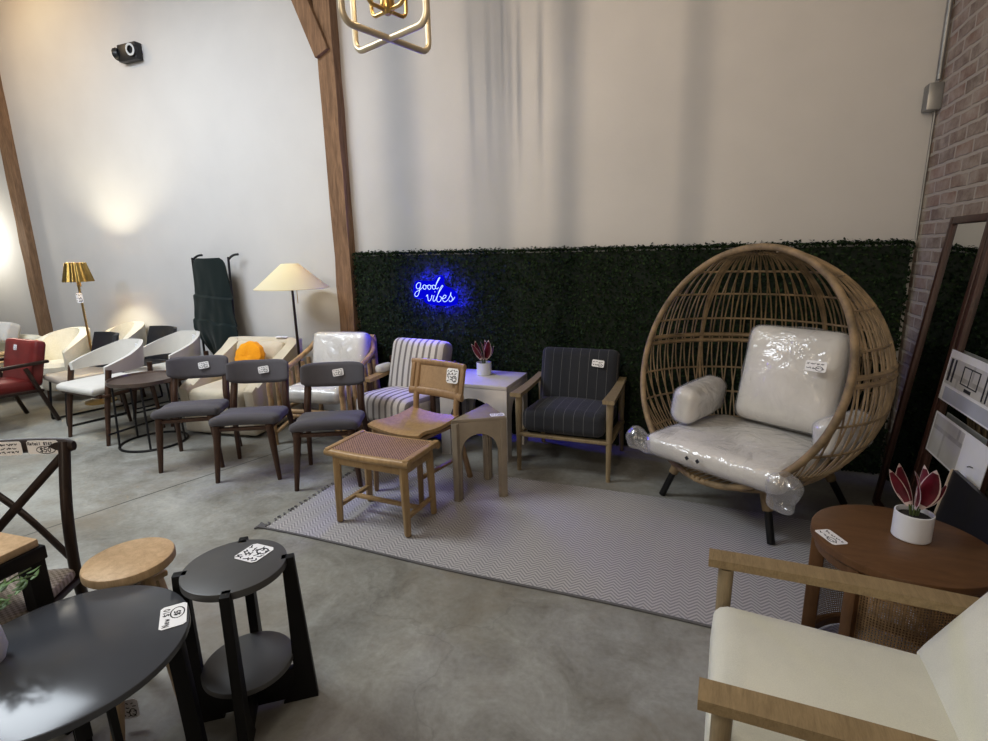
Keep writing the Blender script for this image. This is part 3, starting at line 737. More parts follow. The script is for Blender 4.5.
# ------------------------------------------------------------------ dark striped armchair
def dark_chair():
    t = thing('armchair', 'charcoal pinstripe armchair with light oak frame in front of the hedge', 'armchair', (-.82, 3.46, 0))
    for s in (-1, 1):
        x = s * .30
        B().tube(spline([(x, -.265, 0), (x, -.265, .25), (x, -.262, .50), (x, -.25, .53)], 4), [.014 + .010 * min(1, i / 8) for i in range(13)], n=12).build('leg', 'ash', t)
        B().tube(spline([(x, .31, 0), (x * .99, .26, .25), (x * .99, .25, .52)], 4), [.014 + .007 * min(1, i / 6) for i in range(9)], n=12).build('leg', 'ash', t)
        def arm(u, v): 
            y = -.33 + .60 * v; w = .036 - .012 * v
            return (x + (u - .5) * 2 * w, y, .545 - .01 * math.sin(v * PI) + .012 * v)
        B().grid(arm, 4, 14, .026).build('armrest', 'ash', t)
        B().beam((x, -.26, .27), (x, .265, .24), .045, .022).build('side_rail', 'ash', t)
    B().beam((-.30, -.262, .262), (.30, -.262, .262), .045, .024, bev=.005).build('front_rail', 'ash', t)
    b = B(); b.cushion((0, -.03, .355), (.545, .54, .15), rot(-3), .022, .045, 14); b.build('seat_cushion', 'stripedark', t)
    b = B(); b.cushion((0, .20, .56), (.55, .13, .42), rot(-14), .02, .04, 14); b.build('back_cushion', 'stripedark', t)
    card('price_tag', (.145, .137, .685), .085, .05, upright(76, 0) @ Matrix.Rotation(R(-5), 3, 'Z'), t, 2, 41)
dark_chair()

# ------------------------------------------------------------------ light striped lounge chair
def striped_chair():
    t = thing('armchair', 'cream and grey ticking stripe lounge chair beside the hedge', 'armchair', (-2.125, 3.37, 0), -8)
    b = B(); b.cushion((.02, -.045, .335), (.50, .50, .20), rot(-4), .02, .06, 14); b.build('seat_cushion', 'stripelight', t)
    b = B(); b.cushion((0, .235, .565), (.53, .16, .46), rot(-16), .02, .06, 14); b.build('back_cushion', 'stripelight', t)
    for s in (-1, 1):
        x = s * .305
        B().beam((x * .9, -.25, .0), (x * .9, -.23, .2), .04, .04, bev=.01).build('leg', 'walnut', t)
        B().beam((x, -.02, .2), (x, -.02, .49), .035, .035, bev=.01).build('arm_post', 'walnut', t)
        B().beam((x, .33, .0), (x, .27, .64), .04, .04, bev=.01).build('leg', 'walnut', t)
        B().grid(lambda u, v: (x + (u - .5) * .07, -.05 + .36 * v, .495 + .03 * v), 3, 10, .028).build('armrest', 'honey', t)
    f = B(); f.box((0, -.02, .21), (.60, .58, .05), bev=.012); f.build('seat_frame', 'walnut', t)
    b = B(); b.cushion((-.315, .17, .55), (.075, .16, .075), None, .01, .03, 8); b.build('arm_pad', 'whitefab', t)
striped_chair()

# ------------------------------------------------------------------ rattan armchair with wrapped cushions
def wrapped(name, t, c, dd, r, puff, rad, m='cushwhite', seed=1, n=14, wn=.006):
    b = B(); b.cushion(c, dd, r, puff, rad, n); o = b.build(name, m, t)
    w = B(); w.cushion(c, dd, r, puff, rad, 26, wn, seed, None, 11, .007); w.build('plastic_wrap', 'wrap', o)
    return o
def rattan_chair():
    t = thing('armchair', 'rattan pole armchair with white cushions still wrapped in plastic', 'armchair', (-2.84, 3.38, 0), 8)
    wrapped('seat_cushion', t, (.02, -.04, .395), (.50, .50, .115), rot(-2), .015, .05, seed=3)
    wrapped('back_cushion', t, (0.02, .24, .63), (.50, .14, .38), rot(-14), .02, .05, seed=4)
    for s in (-1, 1):
        x = s * .31
        B().tube(spline([(x, -.30, 0), (x, -.30, .35), (x, -.28, .52), (x, -.05, .575), (x * .98, .25, .66), (x * .8, .34, .76)], 6), .022, n=12).build('arm_pole', 'rattan', t)
        B().tube([(x * .97, .36, 0), (x * .92, .33, .40), (x * .85, .37, .76)], .02, n=12).build('leg', 'rattan', t)
        b = B()
        for k in range(6):
            y = -.2 + .09 * k; b.tube([(x, y, .27), (x, y, .54 + max(0, k - 2) * .02)], .017, n=8)
        b.build('side_slats', 'rattan', t)
        B().tube([(x, -.30, .25), (x, .34, .25)], .018, n=10).build('side_rail', 'rattan', t)
        B().tube([(x, -.29, .09), (x * .35, -.29, .25)], .014, n=8).build('brace', 'rattan', t)
    f = B()
    for z in (.25, .285): f.tube([(-.31, -.295, z), (.31, -.295, z)], .017, n=10)
    f.tube([(-.29, .34, .25), (.29, .34, .25)], .017, n=10); f.build('front_rail', 'rattan', t)
    b = B()
    for k in range(7): b.tube([(-.24 + .08 * k, .34, .25), (-.22 + .073 * k, .385, .76)], .012, n=8)
    b.tube([(-.27, .375, .765), (.27, .375, .765)], .02, n=10); b.build('back_slats', 'rattan', t)
rattan_chair()

# ------------------------------------------------------------------ beige lounge chair and its cushion
def lounge():
    t = thing('lounge_chair', 'low beige fabric lounge chair with sloping arms beside the cream lamp', 'lounge chair', (-3.74, 3.38, 0), 8)
    B().box((0, .0, .10), (.70, .70, .16), bev=.03, seg=3).build('base', 'loungefab', t)
    b = B(); b.cushion((0, -.07, .29), (.52, .62, .22), None, .015, .05, 14); b.build('seat_cushion', 'loungefab', t)
    for s in (-1, 1):
        poly = [(-.34, .17), (.36, .17), (.40, .72), (.30, .73), (.22, .62), (-.30, .44), (-.36, .40)]
        b = B(); b.prism(poly, (s * .365, 0, 0), (0, 1, 0), (0, 0, 1), (-s * .10, 0, 0), .03); b.build('armrest', 'loungefab', t)
    b = B(); b.cushion((0, .335, .48), (.66, .10, .50), rot(-7), .01, .04, 12); b.build('backrest', 'loungefab', t)
    b = B(); b.cushion((0, .26, .52), (.50, .10, .36), rot(-12), .02, .045, 12); b.build('back_cushion', 'loungefab', t)
    card('price_tag', (.19, .33, .735), .11, .04, upright(10, 4), t, 1, 61)
lounge()
oc = B(); oc.lathe([(0, -.065), (.07, -.06), (.125, -.035), (.14, 0), (.125, .035), (.07, .06), (.02, .055), (0, .045)], (0, 0, 0), 40, m=rot(68))
for v in oc.bm.verts: v.co *= 1 + .03 * math.sin(math.atan2(v.co.z, v.co.x) * 12)
oc = oc.build('cushion', 'orange', None); oc.location = (-3.70, 3.445, .60); oc.rotation_euler = (0, 0, R(10))
tag(oc, 'round orange plush cushion on the beige lounge chair', 'cushion')

# ------------------------------------------------------------------ round metal hoop table
def hoop_table():
    t = thing('side_table', 'round bronze metal side table on thin black rods with a hoop base', 'side table', (-4.11, 2.76, 0), 20)
    b = B(); b.lathe([(0, .53), (.238, .53), (.242, .545), (.25, .545), (.25, .52), (.246, .515), (0, .515)], n=60); b.build('tabletop', 'hoop', t)
    for k in range(5):
        a = R(72 * k + 10); B().tube([(.215 * math.cos(a), .215 * math.sin(a), .515), (.235 * math.cos(a), .235 * math.sin(a), .01)], .008, n=8).build('leg', 'black', t)
    B().tube(arc((0, 0), .237, 0, 360, 48, .009)[:-1], .009, True, 8).build('base_ring', 'black', t)
hoop_table()

# ------------------------------------------------------------------ curved white armchairs
def shell_chair():
    t = thing('armchair', 'x', 'armchair', (0, 0, 0), 0, 'ivory armchairs with curved wrap backs')
    b = B(); b.cushion((0, -.03, .445), (.53, .50, .07), None, .012, .034, 14); b.build('seat', 'whitefab', t)
    def fn(u, v):
        a = R(200 - 220 * u); rx, ry = .25, .27
        k = abs(u - .5) * 2
        top = .775 - .15 * max(0, (k - .25) / .75) ** 1.2; bot = .565 + .0 * k
        h = bot + (top - bot) * v; x = rx * math.cos(a) * (1.0 + .03 * v); y = ry * math.sin(a) - .02
        if k > .72: y -= (k - .72) * .12
        return (x, y + .03 * v * (1 - k), h)
    g = B(); g.grid(fn, 40, 6, .03)
    es = [e for e in g.bm.edges if len(e.link_faces) == 2 and e.calc_face_angle(0) > 1.2]
    bmesh.ops.bevel(g.bm, geom=es, offset=.011, segments=2, affect='EDGES', profile=.5, clamp_overlap=True)
    g.build('backrest', 'whitefab', t)
    for s in (-1, 1):
        B().tube([(s * .275, -.235, .0), (s * .27, -.19, .30), (s * .265, -.13, .60)], [.014, .021, .022], n=12).build('leg', 'walnut', t)
        B().tube([(s * .24, .24, .0), (s * .235, .20, .40), (s * .24, .21, .60)], [.013, .02, .02], n=12).build('leg', 'walnut', t)
        B().beam((s * .28, -.21, .40), (s * .235, .2, .40), .04, .024).build('seat_rail', 'walnut', t)
        B().tube([(s * .285, -.23, .09), (s * .24, .235, .09)], .008, n=8).build('stretcher', 'black', t)
    B().beam((-.27, -.215, .40), (.27, -.215, .40), .04, .024).build('seat_rail', 'walnut', t)
    card('price_tag', (.09, .212, .725), .075, .05, upright(84, -16), t, 2, 51)
    return t
sc0 = shell_chair()
for i, (x, y, a, lb) in enumerate(((-4.65, 2.83, -4, 'ivory armchair with curved wrap back on walnut legs, left of the round metal table'),
                                   (-4.60, 3.35, -4, 'ivory armchair with curved wrap back, behind the round metal table'))):
    o = sc0 if i == 0 else copy_tree(sc0)
    o.location = (x, y, 0); o.rotation_euler = (0, 0, R(a)); o['label'] = lb

# ------------------------------------------------------------------ black shell chairs on sled bases
def sled_chair(seatmat):
    t = thing('dining_chair', 'x', 'chair', (0, 0, 0), 0)
    b = B(); b.cushion((0, -.02, .41), (.48, .44, .06), None, .01, .03, 12); b.build('seat', seatmat, t)
    def fn(u, v):
        x = (u - .5) * (.53 - .05 * v * v); return (x, .20 + .09 * v - .07 * (1 - (2 * u - 1) ** 2) * -1 * .5 - .05 * (2 * u - 1) ** 2 * -1 * -1, .43 + .34 * v)
    g = B(); g.grid(fn, 14, 8, .028)
    es = [e for e in g.bm.edges if len(e.link_faces) == 2 and e.calc_face_angle(0) > 1.2]
    bmesh.ops.bevel(g.bm, geom=es, offset=.012, segments=2, affect='EDGES', profile=.5, clamp_overlap=True)
    g.build('backrest', 'blackleather', t)
    for s in (-1, 1):
        x = s * .21
        B().tube([(x, -.17, .42)] + spline([(x, -.19, .38), (x, -.23, .05), (x, -.21, .011), (x, -.15, .01), (x, .15, .01), (x, .21, .011), (x, .23, .05), (x, .19, .38)], 4) + [(x, .17, .42)], .0095, n=8).build('sled_leg', 'black', t)
    return t
o = sled_chair('taupe'); o.location = (-5.39, 3.05, 0); o.rotation_euler = (0, 0, R(-14)); o['label'] = 'black backed chair with taupe seat and wire sled base beside the red armchair'
o = sled_chair('blackleather'); o.location = (-5.22, 3.52, 0); o.rotation_euler = (0, 0, R(-10)); o['label'] = 'black leather chair seen between the two ivory armchairs'

# ------------------------------------------------------------------ red armchair
def red_chair():
    t = thing('armchair', 'red leather armchair with dark wooden arms in front of the far sofa', 'armchair', (-5.88, 2.62, 0), -4)
    b = B(); b.cushion((0, -.03, .365), (.50, .50, .10), rot(-4), .012, .04, 12); b.build('seat_cushion', 'red', t)
    b = B(); b.cushion((0, .235, .55), (.55, .10, .42), rot(-14), .012, .035, 12); b.build('back_cushion', 'red', t)
    for s in (-1, 1):
        x = s * .285
        B().beam((x, -.30, .0), (x, -.20, .53), .036, .032, bev=.008).build('leg', 'darkwood', t)
        B().beam((x, .29, .0), (x, .12, .53), .036, .032, bev=.008).build('leg', 'darkwood', t)
        B().beam((x, -.33, .55), (x, .30, .565), .05, .028, bev=.01).build('armrest', 'darkwood', t)
        B().beam((x, -.24, .33), (x, .22, .31), .034, .024).build('side_rail', 'darkwood', t)
    f = B(); f.beam((-.285, -.24, .32), (.285, -.24, .32), .034, .024); f.beam((-.285, .2, .31), (.285, .2, .31), .034, .024); f.build('seat_frame', 'darkwood', t)
    card('price_tag', (-.03, .208, .69), .06, .05, upright(76, 0), t, 2, 71)
red_chair()

# ------------------------------------------------------------------ cream barrel and boucle chairs, far sofa
def barrel(name, label, loc, rz, r, h, m, legs=True):
    t = thing(name, label, 'armchair', loc, rz)
    def fn(u, v):
        a = R(215 - 250 * u); k = abs(u - .5) * 2
        top = h - (h * .28) * k ** 2.2; z = .14 + (top - .14) * v
        return (r * math.cos(a) * (1 + .05 * v), r * math.sin(a) * (1 + .05 * v), z)
    g = B(); g.grid(fn, 36, 8, .09)
    es = [e for e in g.bm.edges if len(e.link_faces) == 2 and e.calc_face_angle(0) > 1.2]
    bmesh.ops.bevel(g.bm, geom=es, offset=.035, segments=3, affect='EDGES', profile=.5, clamp_overlap=True)
    g.build('backrest', m, t)
    b = B(); b.lathe([(0, .14), (r - .06, .14), (r - .045, .18), (r - .045, .38), (r - .08, .42), (0, .43)], (0, -.03, 0), 40); b.build('seat', m, t)
    for k in range(4):
        a = R(45 + 90 * k); B().tube([(r * .7 * math.cos(a), r * .7 * math.sin(a), .16), (r * .78 * math.cos(a), r * .78 * math.sin(a), 0)], [.02, .012], n=10).build('leg', 'walnut', t)
    return t
barrel('barrel_chair', 'cream rounded barrel chair behind the red armchair', (-6.34, 3.43, 0), 10, .225, .745, 'boucle')
bt = barrel('boucle_chair', 'cream boucle chair with a high rounded back near the brass lamp', (-5.72, 3.63, 0), -5, .21, .80, 'boucle')
card('price_tag', (-.03, .215, .74), .06, .04, upright(85, 0), bt, 1, 81)
def sofa():
    t = thing('sofa', 'cream sofa with pale wood frame at the far left', 'sofa', (-7.45, 3.20, 0), 0)
    f = B(); f.box((0, -.02, .26), (1.5, .72, .05), bev=.01); f.build('seat_frame', 'natural', t)
    b = B(); b.cushion((0, -.05, .38), (1.36, .66, .17), None, .012, .05, 12); b.build('seat_cushion', 'creamfab', t)
    b = B(); b.cushion((0, .27, .53), (1.38, .16, .28), rot(-12), .02, .06, 12); b.build('back_cushion', 'creamfab', t)
    for s in (-1, 1):
        x = s * .75
        B().tube(spline([(x, -.35, 0), (x, -.34, .40), (x, -.28, .52), (x, .15, .54), (x, .38, .56)], 5), .022, n=10).build('arm_pole', 'natural', t)
        B().tube([(x, .39, 0), (x, .36, .60)], .022, n=10).build('leg', 'natural', t)
    b = B()
    for z in (.50, .56): b.tube([(-.75, .38, z), (.75, .38, z)], .018, n=10)
    b.build('back_rail', 'natural', t)
    b = B()
    for z in (.45, .50, .545): b.tube([(.75, -.30, z), (.75, .36, z + .01)], .013, n=8)
    b.build('arm_rail', 'natural', t)
sofa()
pc = B(); pc.cushion((0, 0, 0), (.50, .13, .22), rot(-24), .05, .03, 14, .004, 5); pc = pc.build('pillow', 'whitefab', None)
pc.location = (-7.10, 3.30, .715); tag(pc, 'white pillow on the far left cream sofa', 'pillow')

# ------------------------------------------------------------------ rug
def rug():
    x0, x1, y0, y1 = -2.18, .86, 1.98, 3.06
    t = thing('rug', 'flat grey and white herringbone rug with dark edging on the concrete', 'rug', ((x0 + x1) / 2, (y0 + y1) / 2, 0))
    W, D = x1 - x0, y1 - y0
    from mathutils import noise as NZ
    def fn(u, v):
        x, y = (u - .5) * W, (v - .5) * D
        return (x, y + .008 * math.sin(x * 4), .003 + .0015 * abs(NZ.noise(V((x * 3, y * 3, 0)))))
    B().grid(fn, 60, 24, .003).build('pile', 'rug', t)
    b = B(); b.tube([(-W / 2 + W * i / 40, -D / 2 + .008 * math.sin((-W / 2 + W * i / 40) * 4), .006) for i in range(41)], .006, n=6)
    rnd = random.Random(2)
    b.build('edge_binding', 'rug_edge', t)
    b = B()
    for k in range(30):
        y = -D / 2 + D * (k + rnd.uniform(0, .6)) / 30; b.tube([(-W / 2, y, .006), (-W / 2 - .012, y + .012, .008), (-W / 2 - rnd.uniform(.018, .03), y + rnd.uniform(.0, .03), .004)], .005, n=6)
    for k in range(5): b.tube([(-W / 2, -D / 2 + .005 * k, .006), (-W / 2 - .03 - .005 * k, -D / 2 + .01 * k - .01, .012), (-W / 2 - .05, -D / 2 + .014 * k - .02, .004)], .005, n=6)
    b.build('fringe', 'rug_edge', t)
rug()

# ------------------------------------------------------------------ wicker egg chair
def egg():
    f = V((math.cos(R(-134)) * math.cos(R(16)), math.sin(R(-134)) * math.cos(R(16)), math.sin(R(16))))
    C = V((.122, 2.969, .851)); Rr = .622; k = .14
    t = thing('egg_chair', 'large round wicker egg chair with plastic wrapped white cushions in the corner', 'egg chair', (C.x, C.y, 0))
    t.location.z = .006; o0 = V((C.x, C.y, .006)); C = C - o0
    S = C - f * k; rs = math.sqrt(Rr * Rr + k * k); zb = .26
    a = V((-f.y, f.x, 0)).normalized(); up = f.cross(a); 
    if up.z < 0: up = -up
    ring = [C + (a * math.cos(2 * PI * i / 96) + up * math.sin(2 * PI * i / 96)) * (Rr + .004) for i in range(96)]
    B().tube(ring, .0175, True, 12).build('opening_rim', 'wicker', t)
    def pt(phi, z):
        z = max(z, zb); rz = math.sqrt(max(0, rs * rs - (z - S.z) ** 2)); return V((S.x + rz * math.cos(phi), S.y + rz * math.sin(phi), z))
    def inside(p): return (p - C).dot(f) < .004
    b = B(); N = 66
    def strand(fn, n, r):
        run = []
        for i in range(n + 1):
            p = fn(i / n)
            if inside(p): run.append(p)
            else:
                if len(run) > 2: b.tube(run, r, n=5, cap=False)
                run = []
        if len(run) > 2: b.tube(run, r, n=5, cap=False)
    ztop = S.z + rs - .02; mid = S.z + .075
    for i in range(N):
        p0 = 2 * PI * i / N
        for sg in (-1, 1):
            da = sg * .034
            strand(lambda u: pt(p0 + da * math.cos(u * PI * 1.0) , mid + (ztop - mid) * math.sin(u * PI / 2)), 22, .0046)
            strand(lambda u: pt(p0 + da * math.cos(u * PI) , mid + (zb - mid) * u), 18, .0046)
    b.build('wicker_shell', 'wicker', t)
    b = B()
    def lat(z, r):
        run = []; n = 140; best = []
        pts = [pt(2 * PI * i / n, z) for i in range(n)]
        ins = [inside(p) for p in pts]
        if all(ins): b.tube(pts, r, True, 6); return
        st = next((i for i in range(n) if ins[i] and not ins[i - 1]), None)
        if st is None: return
        run = []
        for j in range(n):
            if ins[(st + j) % n]: run.append(pts[(st + j) % n])
            else: break
        if len(run) > 2: b.tube(run, r, n=6)
    for z in (S.z + .20, S.z + .36, S.z + .50, S.z + .60, S.z - .12, S.z - .27, S.z - .41): lat(z, .006)
    b.build('hoop_strand', 'wicker', t)
    b = B()
    for z in (mid + .018, mid - .018, zb + .005): lat(z, .013)
    back = math.atan2(-f.y, -f.x)
    for q in (back, back + 1.15, back - 1.15):
        run = [p for p in (pt(q, zb + (ztop - zb) * math.sin(u / 24 * PI / 2)) for u in range(25)) if inside(p)]
        b.tube(run, .010, n=8)
    b.build('frame_band', 'wicker', t)
    # base platform of the basket
    b = B(); n = 40; rb = math.sqrt(rs * rs - (zb - S.z) ** 2)
    for i in range(-9, 10):
        x = i * rb / 9.6; L = math.sqrt(max(0, rb * rb - x * x))
        u1 = V((-f.x, -f.y, 0)).normalized(); u2 = V((-u1.y, u1.x, 0))
        p = [V((S.x, S.y, zb)) + u2 * x + u1 * (L * q / 8) for q in range(-8, 9)]
        p = [q for q in p if inside(q) or (q - C).dot(f) < .06]
        if len(p) > 1: b.tube(p, .008, n=6)
    b.build('base_slats', 'wicker', t)
    # cushions, laid out in the chair's own axes
    fx = V((math.cos(R(-121)), math.sin(R(-121)), 0)); ang = math.degrees(math.atan2(fx.x, -fx.y))
    Z = Matrix.Rotation(R(ang), 3, 'Z')
    def L(x, y, z): return Z @ V((x, y, 0)) + V((.215, 3.0, z)) - o0
    def cush(nm, c, dd, r, puff, rad, seed, bend=None):
        q = B(); q.cushion(c, dd, r, puff, rad, 16, bend=bend); o = q.build(nm, 'cushwhite', t)
        w = B(); w.cushion(c, dd, r, puff, rad, 26, .008, seed, bend, 7, .008); w.build('plastic_wrap', 'wrap', o)
        return o
    def seatbend(p):
        if p.y > 0: p = V((p.x * (1 - .45 * (p.y / .42) ** 2), p.y, p.z))
        return p
    so = cush('seat_cushion', L(0, 0, .395), (.76, .68, .125), Z, .02, .055, 2, seatbend)
    cush('back_cushion', L(.095, .30, .75), (.51, .14, .54), Z @ rot(-14), .03, .06, 4)
    cush('side_cushion', L(-.315, .09, .585), (.14, .45, .21), Z @ rot(0, 8, 8), .02, .055, 6)
    cush('side_cushion', L(.43, .14, .555), (.12, .36, .19), Z @ rot(0, -8, -8), .02, .055, 7)
    for c, dd, e, sd in ((L(-.40, -.33, .40), (.13, .11, .10), (0, 20, 20), 9), (L(.385, -.33, .365), (.11, .11, .17), (0, 16, 0), 13)):
        fl = B(); fl.cushion(c, (dd[0] * 1.15, dd[1] * .8, dd[2]), Z @ rot(*e), 0, .05, 22, .034, sd, None, 7); fl.build('loose_plastic', 'wraploose', so)
    lb = B()
    for dx in (-.03, .03):
        c = L(-.06 + dx, -.36, .40); u = Z @ V((1, 0, 0))
        lb.prism([(-.012, 0), (0, -.013), (.012, 0), (0, .013)], c, u, (0, 0, 1), Z @ V((0, -.002, 0)))
    lb.build('printed_label', 'ink', so, False)
    card('price_tag', L(.26, .175, .86), .10, .055, Z @ upright(76, 0), t, 2, 91)
    for (px, py) in ((.371, 2.719), (-.181, 3.114), (.80, 3.33), (.26, 3.70)):
        foot = V((px, py, .006)) - o0; top = V((S.x, S.y, zb + .02)); top = top + (foot - top) * .74; top.z = zb + .015
        mid_ = foot.lerp(top, .55)
        lg = B(); lg.tube([mid_, top], [.026, .034], n=12); lg = lg.build('leg', 'wicker', t)
        B().tube([foot, mid_], .019, n=12).build('foot_tube', 'black', lg)
    return t
egg()

# ------------------------------------------------------------------ leaning mirrors on the brick wall
def mirror(label, yc, w, h, sheet=False):
    t = thing('standing_mirror', label, 'mirror', (.955, yc, 0), 0, 'tall mirrors leaning on the brick wall')
    lean = math.atan2(.155, h); t.rotation_euler = (0, lean, 0)
    fw_, th = .035, .03
    b = B()
    for s in (-1, 1): b.box((.015, s * (w / 2 - fw_ / 2), h / 2), (th, fw_, h), bev=.004)
    for z in (fw_ / 2, h - fw_ / 2): b.box((.015, 0, z), (th, w - 2 * fw_, fw_), bev=.004)
    b.build('frame', 'mahogany', t)
    B().box((.018, 0, h / 2), (.008, w - 2 * fw_ + .004, h - 2 * fw_ + .004), bev=0).build('glass', 'mirror', t, False)
    return t
mirror('tall mahogany framed mirror leaning on the brick wall nearest the corner', 3.20, .44, 1.585)
mirror('tall mahogany framed mirror behind the coffee table, printed sheets on its glass', 2.70, .53, 1.585)
def sheet(label, y0, y1, z0, z1, kind):
    lean = math.atan2(.155, 1.585); w, h = y1 - y0, z1 - z0
    t = thing('printed_sheet', label, 'poster', (.955 + math.tan(lean) * z0 - .006, (y0 + y1) / 2, z0), 0, 'printed sheets on the mirror'); t.rotation_euler = (0, lean, 0)
    B().box((0, 0, h / 2), (.003, w, h), bev=0).build('paper', 'white', t, False)
    if kind == 0:
        B().box((-.002, 0, h * .60), (.001, w * .94, h * .52), bev=0).build('photo', 'photo', t, False)
        B().box((-.0025, -.02, h * .16), (.001, w * .92, h * .25), bev=0).build('caption_band', 'greypaper', t, False)
        b = B()
        for (a0, a1, b0, b1) in ((.32, .62, .46, .48), (.32, .62, .78, .80), (.32, .335, .46, .80), (.605, .62, .46, .80), (.46, .47, .46, .80), (.06, .10, .40, .84), (.14, .17, .40, .84), (.42, .54, .36, .42), (.72, .74, .36, .86), (.78, .80, .36, .86)):
            b.box((-.003, w * (.5 - (a0 + a1) / 2), h * (b0 + b1) / 2), (.001, w * (a1 - a0), h * (b1 - b0)), bev=0)
        b.build('printed_frame', 'ink', t, False)
    else:
        B().box((-.002, w * .19, h * .5), (.001, w * .56, h * .9), bev=0).build('photo', 'photo', t, False)
        b = B(); m4 = Matrix.Translation((-.002, -w * .30, h * .4)) @ Matrix(((0, 0, -1), (-1, 0, 0), (0, 1, 0))).to_4x4()
        pen(b, m4, [(-.02, -.005), (.0, .004), (.022, .008)], .004); b.build('lettering', 'ink', t, False)
sheet('printed interior photo sheet on the mirror, the upper of two', 2.44, 2.955, .755, .985, 0)
sheet('printed photo sheet with a blank white end, the lower of two', 2.40, 2.93, .51, .70, 1)
def panel():
    t = thing('framed_panel', 'black panel with thin pale edging leaning below the printed sheets', 'panel', (.86, 2.30, 0), 0); t.rotation_euler = (0, .15, 0)
    B().box((.012, 0, .29), (.016, .40, .58), bev=0).build('board', 'darkpanel', t, False)
    for s in (-1, 1): B().box((.01, s * .203, .29), (.024, .007, .58), bev=.001).build('edging', 'palewood', t)
panel()

# ------------------------------------------------------------------ round coffee table with cane drum
def coffee():
    t = thing('coffee_table', 'round red-brown coffee table with cane drum base beside the mirrors', 'coffee table', (.64, 1.95, .006))
    B().disc((0, 0, .47), .255, .03, .005, 72).build('tabletop', 'redbrown', t)
    rb = .225
    for a in (168, 227, 300, 20, 95):
        c = V((rb * math.cos(R(a)), rb * math.sin(R(a)), 0))
        B().box((c.x, c.y, .235), (.045, .036, .47), rot(0, 0, a), .005).build('leg', 'redbrown', t)
    for a0, a1 in ((227, 300), (300, 380), (20, 95), (95, 168)):
        B().grid(lambda u, v: (rb * math.cos(R(a0 + (a1 - a0) * u)), rb * math.sin(R(a0 + (a1 - a0) * u)), .04 + .42 * v), 16, 2).build('cane_panel', 'cane', t)
    B().lathe([(rb - .012, .02), (rb + .012, .02), (rb + .012, .05), (rb - .012, .05)], n=64, closed=True).build('drum_ring', 'redbrown', t); b = B(); b.lathe([(rb - .014, .435), (rb + .014, .435), (rb + .014, .47), (rb - .014, .47)], n=64, closed=True); b.build('drum_ring', 'redbrown', t)
coffee()
plant('white pot with burgundy leaves standing on the red-brown coffee table', (.675, 1.985, .506), 1.15, -25, [((x * 1.15, y * 1.15, z * 1.12), w * 1.15, m, q) for (x, y, z), w, m, q in LV])
lying((.432, 1.895, .507), .095, .055, -63, 'white price card lying on the red-brown coffee table', 23, 2)

# ------------------------------------------------------------------ foreground ivory armchair
def ivory_chair():
    t = thing('armchair', 'ivory linen armchair with flat oak arms in the right foreground', 'armchair', (.352, 1.248, 0), -92)
    # local front is -y (towards -x of the room)
    for s in (-1, 1):
        x = s * .265
        B().grid(lambda u, v: (x + (u - .5) * .062, -.31 + .74 * v, .571 + .006 * math.sin(PI * v)), 4, 14, .024).build('armrest', 'armoak', t)
        B().tube([(x * .96, -.265, 0), (x * .96, -.262, .555)], [.017, .021], n=14).build('leg', 'ash', t)
        B().tube([(x * .96, .40, 0), (x * .96, .33, .555)], [.017, .021], n=14).build('leg', 'ash', t)
        B().beam((x * .96, -.26, .27), (x * .96, .35, .25), .05, .024).build('side_rail', 'ash', t)
    B().beam((-.26, -.262, .27), (.26, -.262, .27), .05, .024).build('front_rail', 'ash', t)
    b = B(); b.cushion((0, -.005, .388), (.46, .57, .14), rot(-2), .012, .04, 16); b.build('seat_cushion', 'ivory', t)
    b = B(); b.cushion((0, .36, .60), (.50, .15, .50), rot(-30), .015, .045, 16); b.build('back_cushion', 'ivory', t)
ivory_chair()

# ------------------------------------------------------------------ left foreground tables and stools
def side_black():
    t = thing('side_table', 'two tier round black side table with plank legs', 'side table', (-1.308, 1.06, 0), 0)
    h = .53; r = .151
    B().disc((0, 0, h - .025), r, .025, .003, 64).build('tabletop', 'darktop', t)
    B().disc((0, 0, .165), .137, .02, .003, 64).build('shelf', 'darktop', t)
    for a in (38, 128, 218, 308):
        u = V((math.cos(R(a)), math.sin(R(a)), 0)); n = V((-u.y, u.x, 0))
        poly = [(.135, h + .0), (.172, h + .0), (.20, 0), (.09, 0), (.135, .10)]
        b = B(); b.prism(poly, n * -.014, u, (0, 0, 1), n * .028, .002); b.build('leg', 'blackwood', t)
    b = B()
    for a in (38, 128):
        b.box((0, 0, .07), (.27, .026, .11), rot(0, 0, a), .003)
    b.build('cross_stretcher', 'blackwood', t)
side_black()
lying((-1.30, 1.13, .531), .093, .09, 90, 'white price card lying on the two tier black side table', 24, 5)
def dark_table():
    t = thing('coffee_table', 'round dark lacquered table in the left foreground', 'coffee table', (-1.447, .655, 0), 0)
    h = .50; r = .277
    B().disc((0, 0, h - .022), r, .022, .005, 80).build('tabletop', 'gloss', t)
    for a, w in ((36, .042), (156, .05), (274, .05), (-12, .02)):
        u = V((math.cos(R(a)), math.sin(R(a)), 0)); n = V((-u.y, u.x, 0))
        poly = [(.262 - w * .8, h - .022), (.266, h - .022), (.285, 0), (.285 - w, 0)]
        b = B(); b.prism(poly, n * -w * .4, u, (0, 0, 1), n * w * .8, .003); b.build('leg', 'blackwood', t)
    b = B()
    for a in (156, 66): b.box((0, 0, h - .06), (.46, .03, .07), rot(0, 0, a), .003)
    b.build('cross_rail', 'blackwood', t)
dark_table()
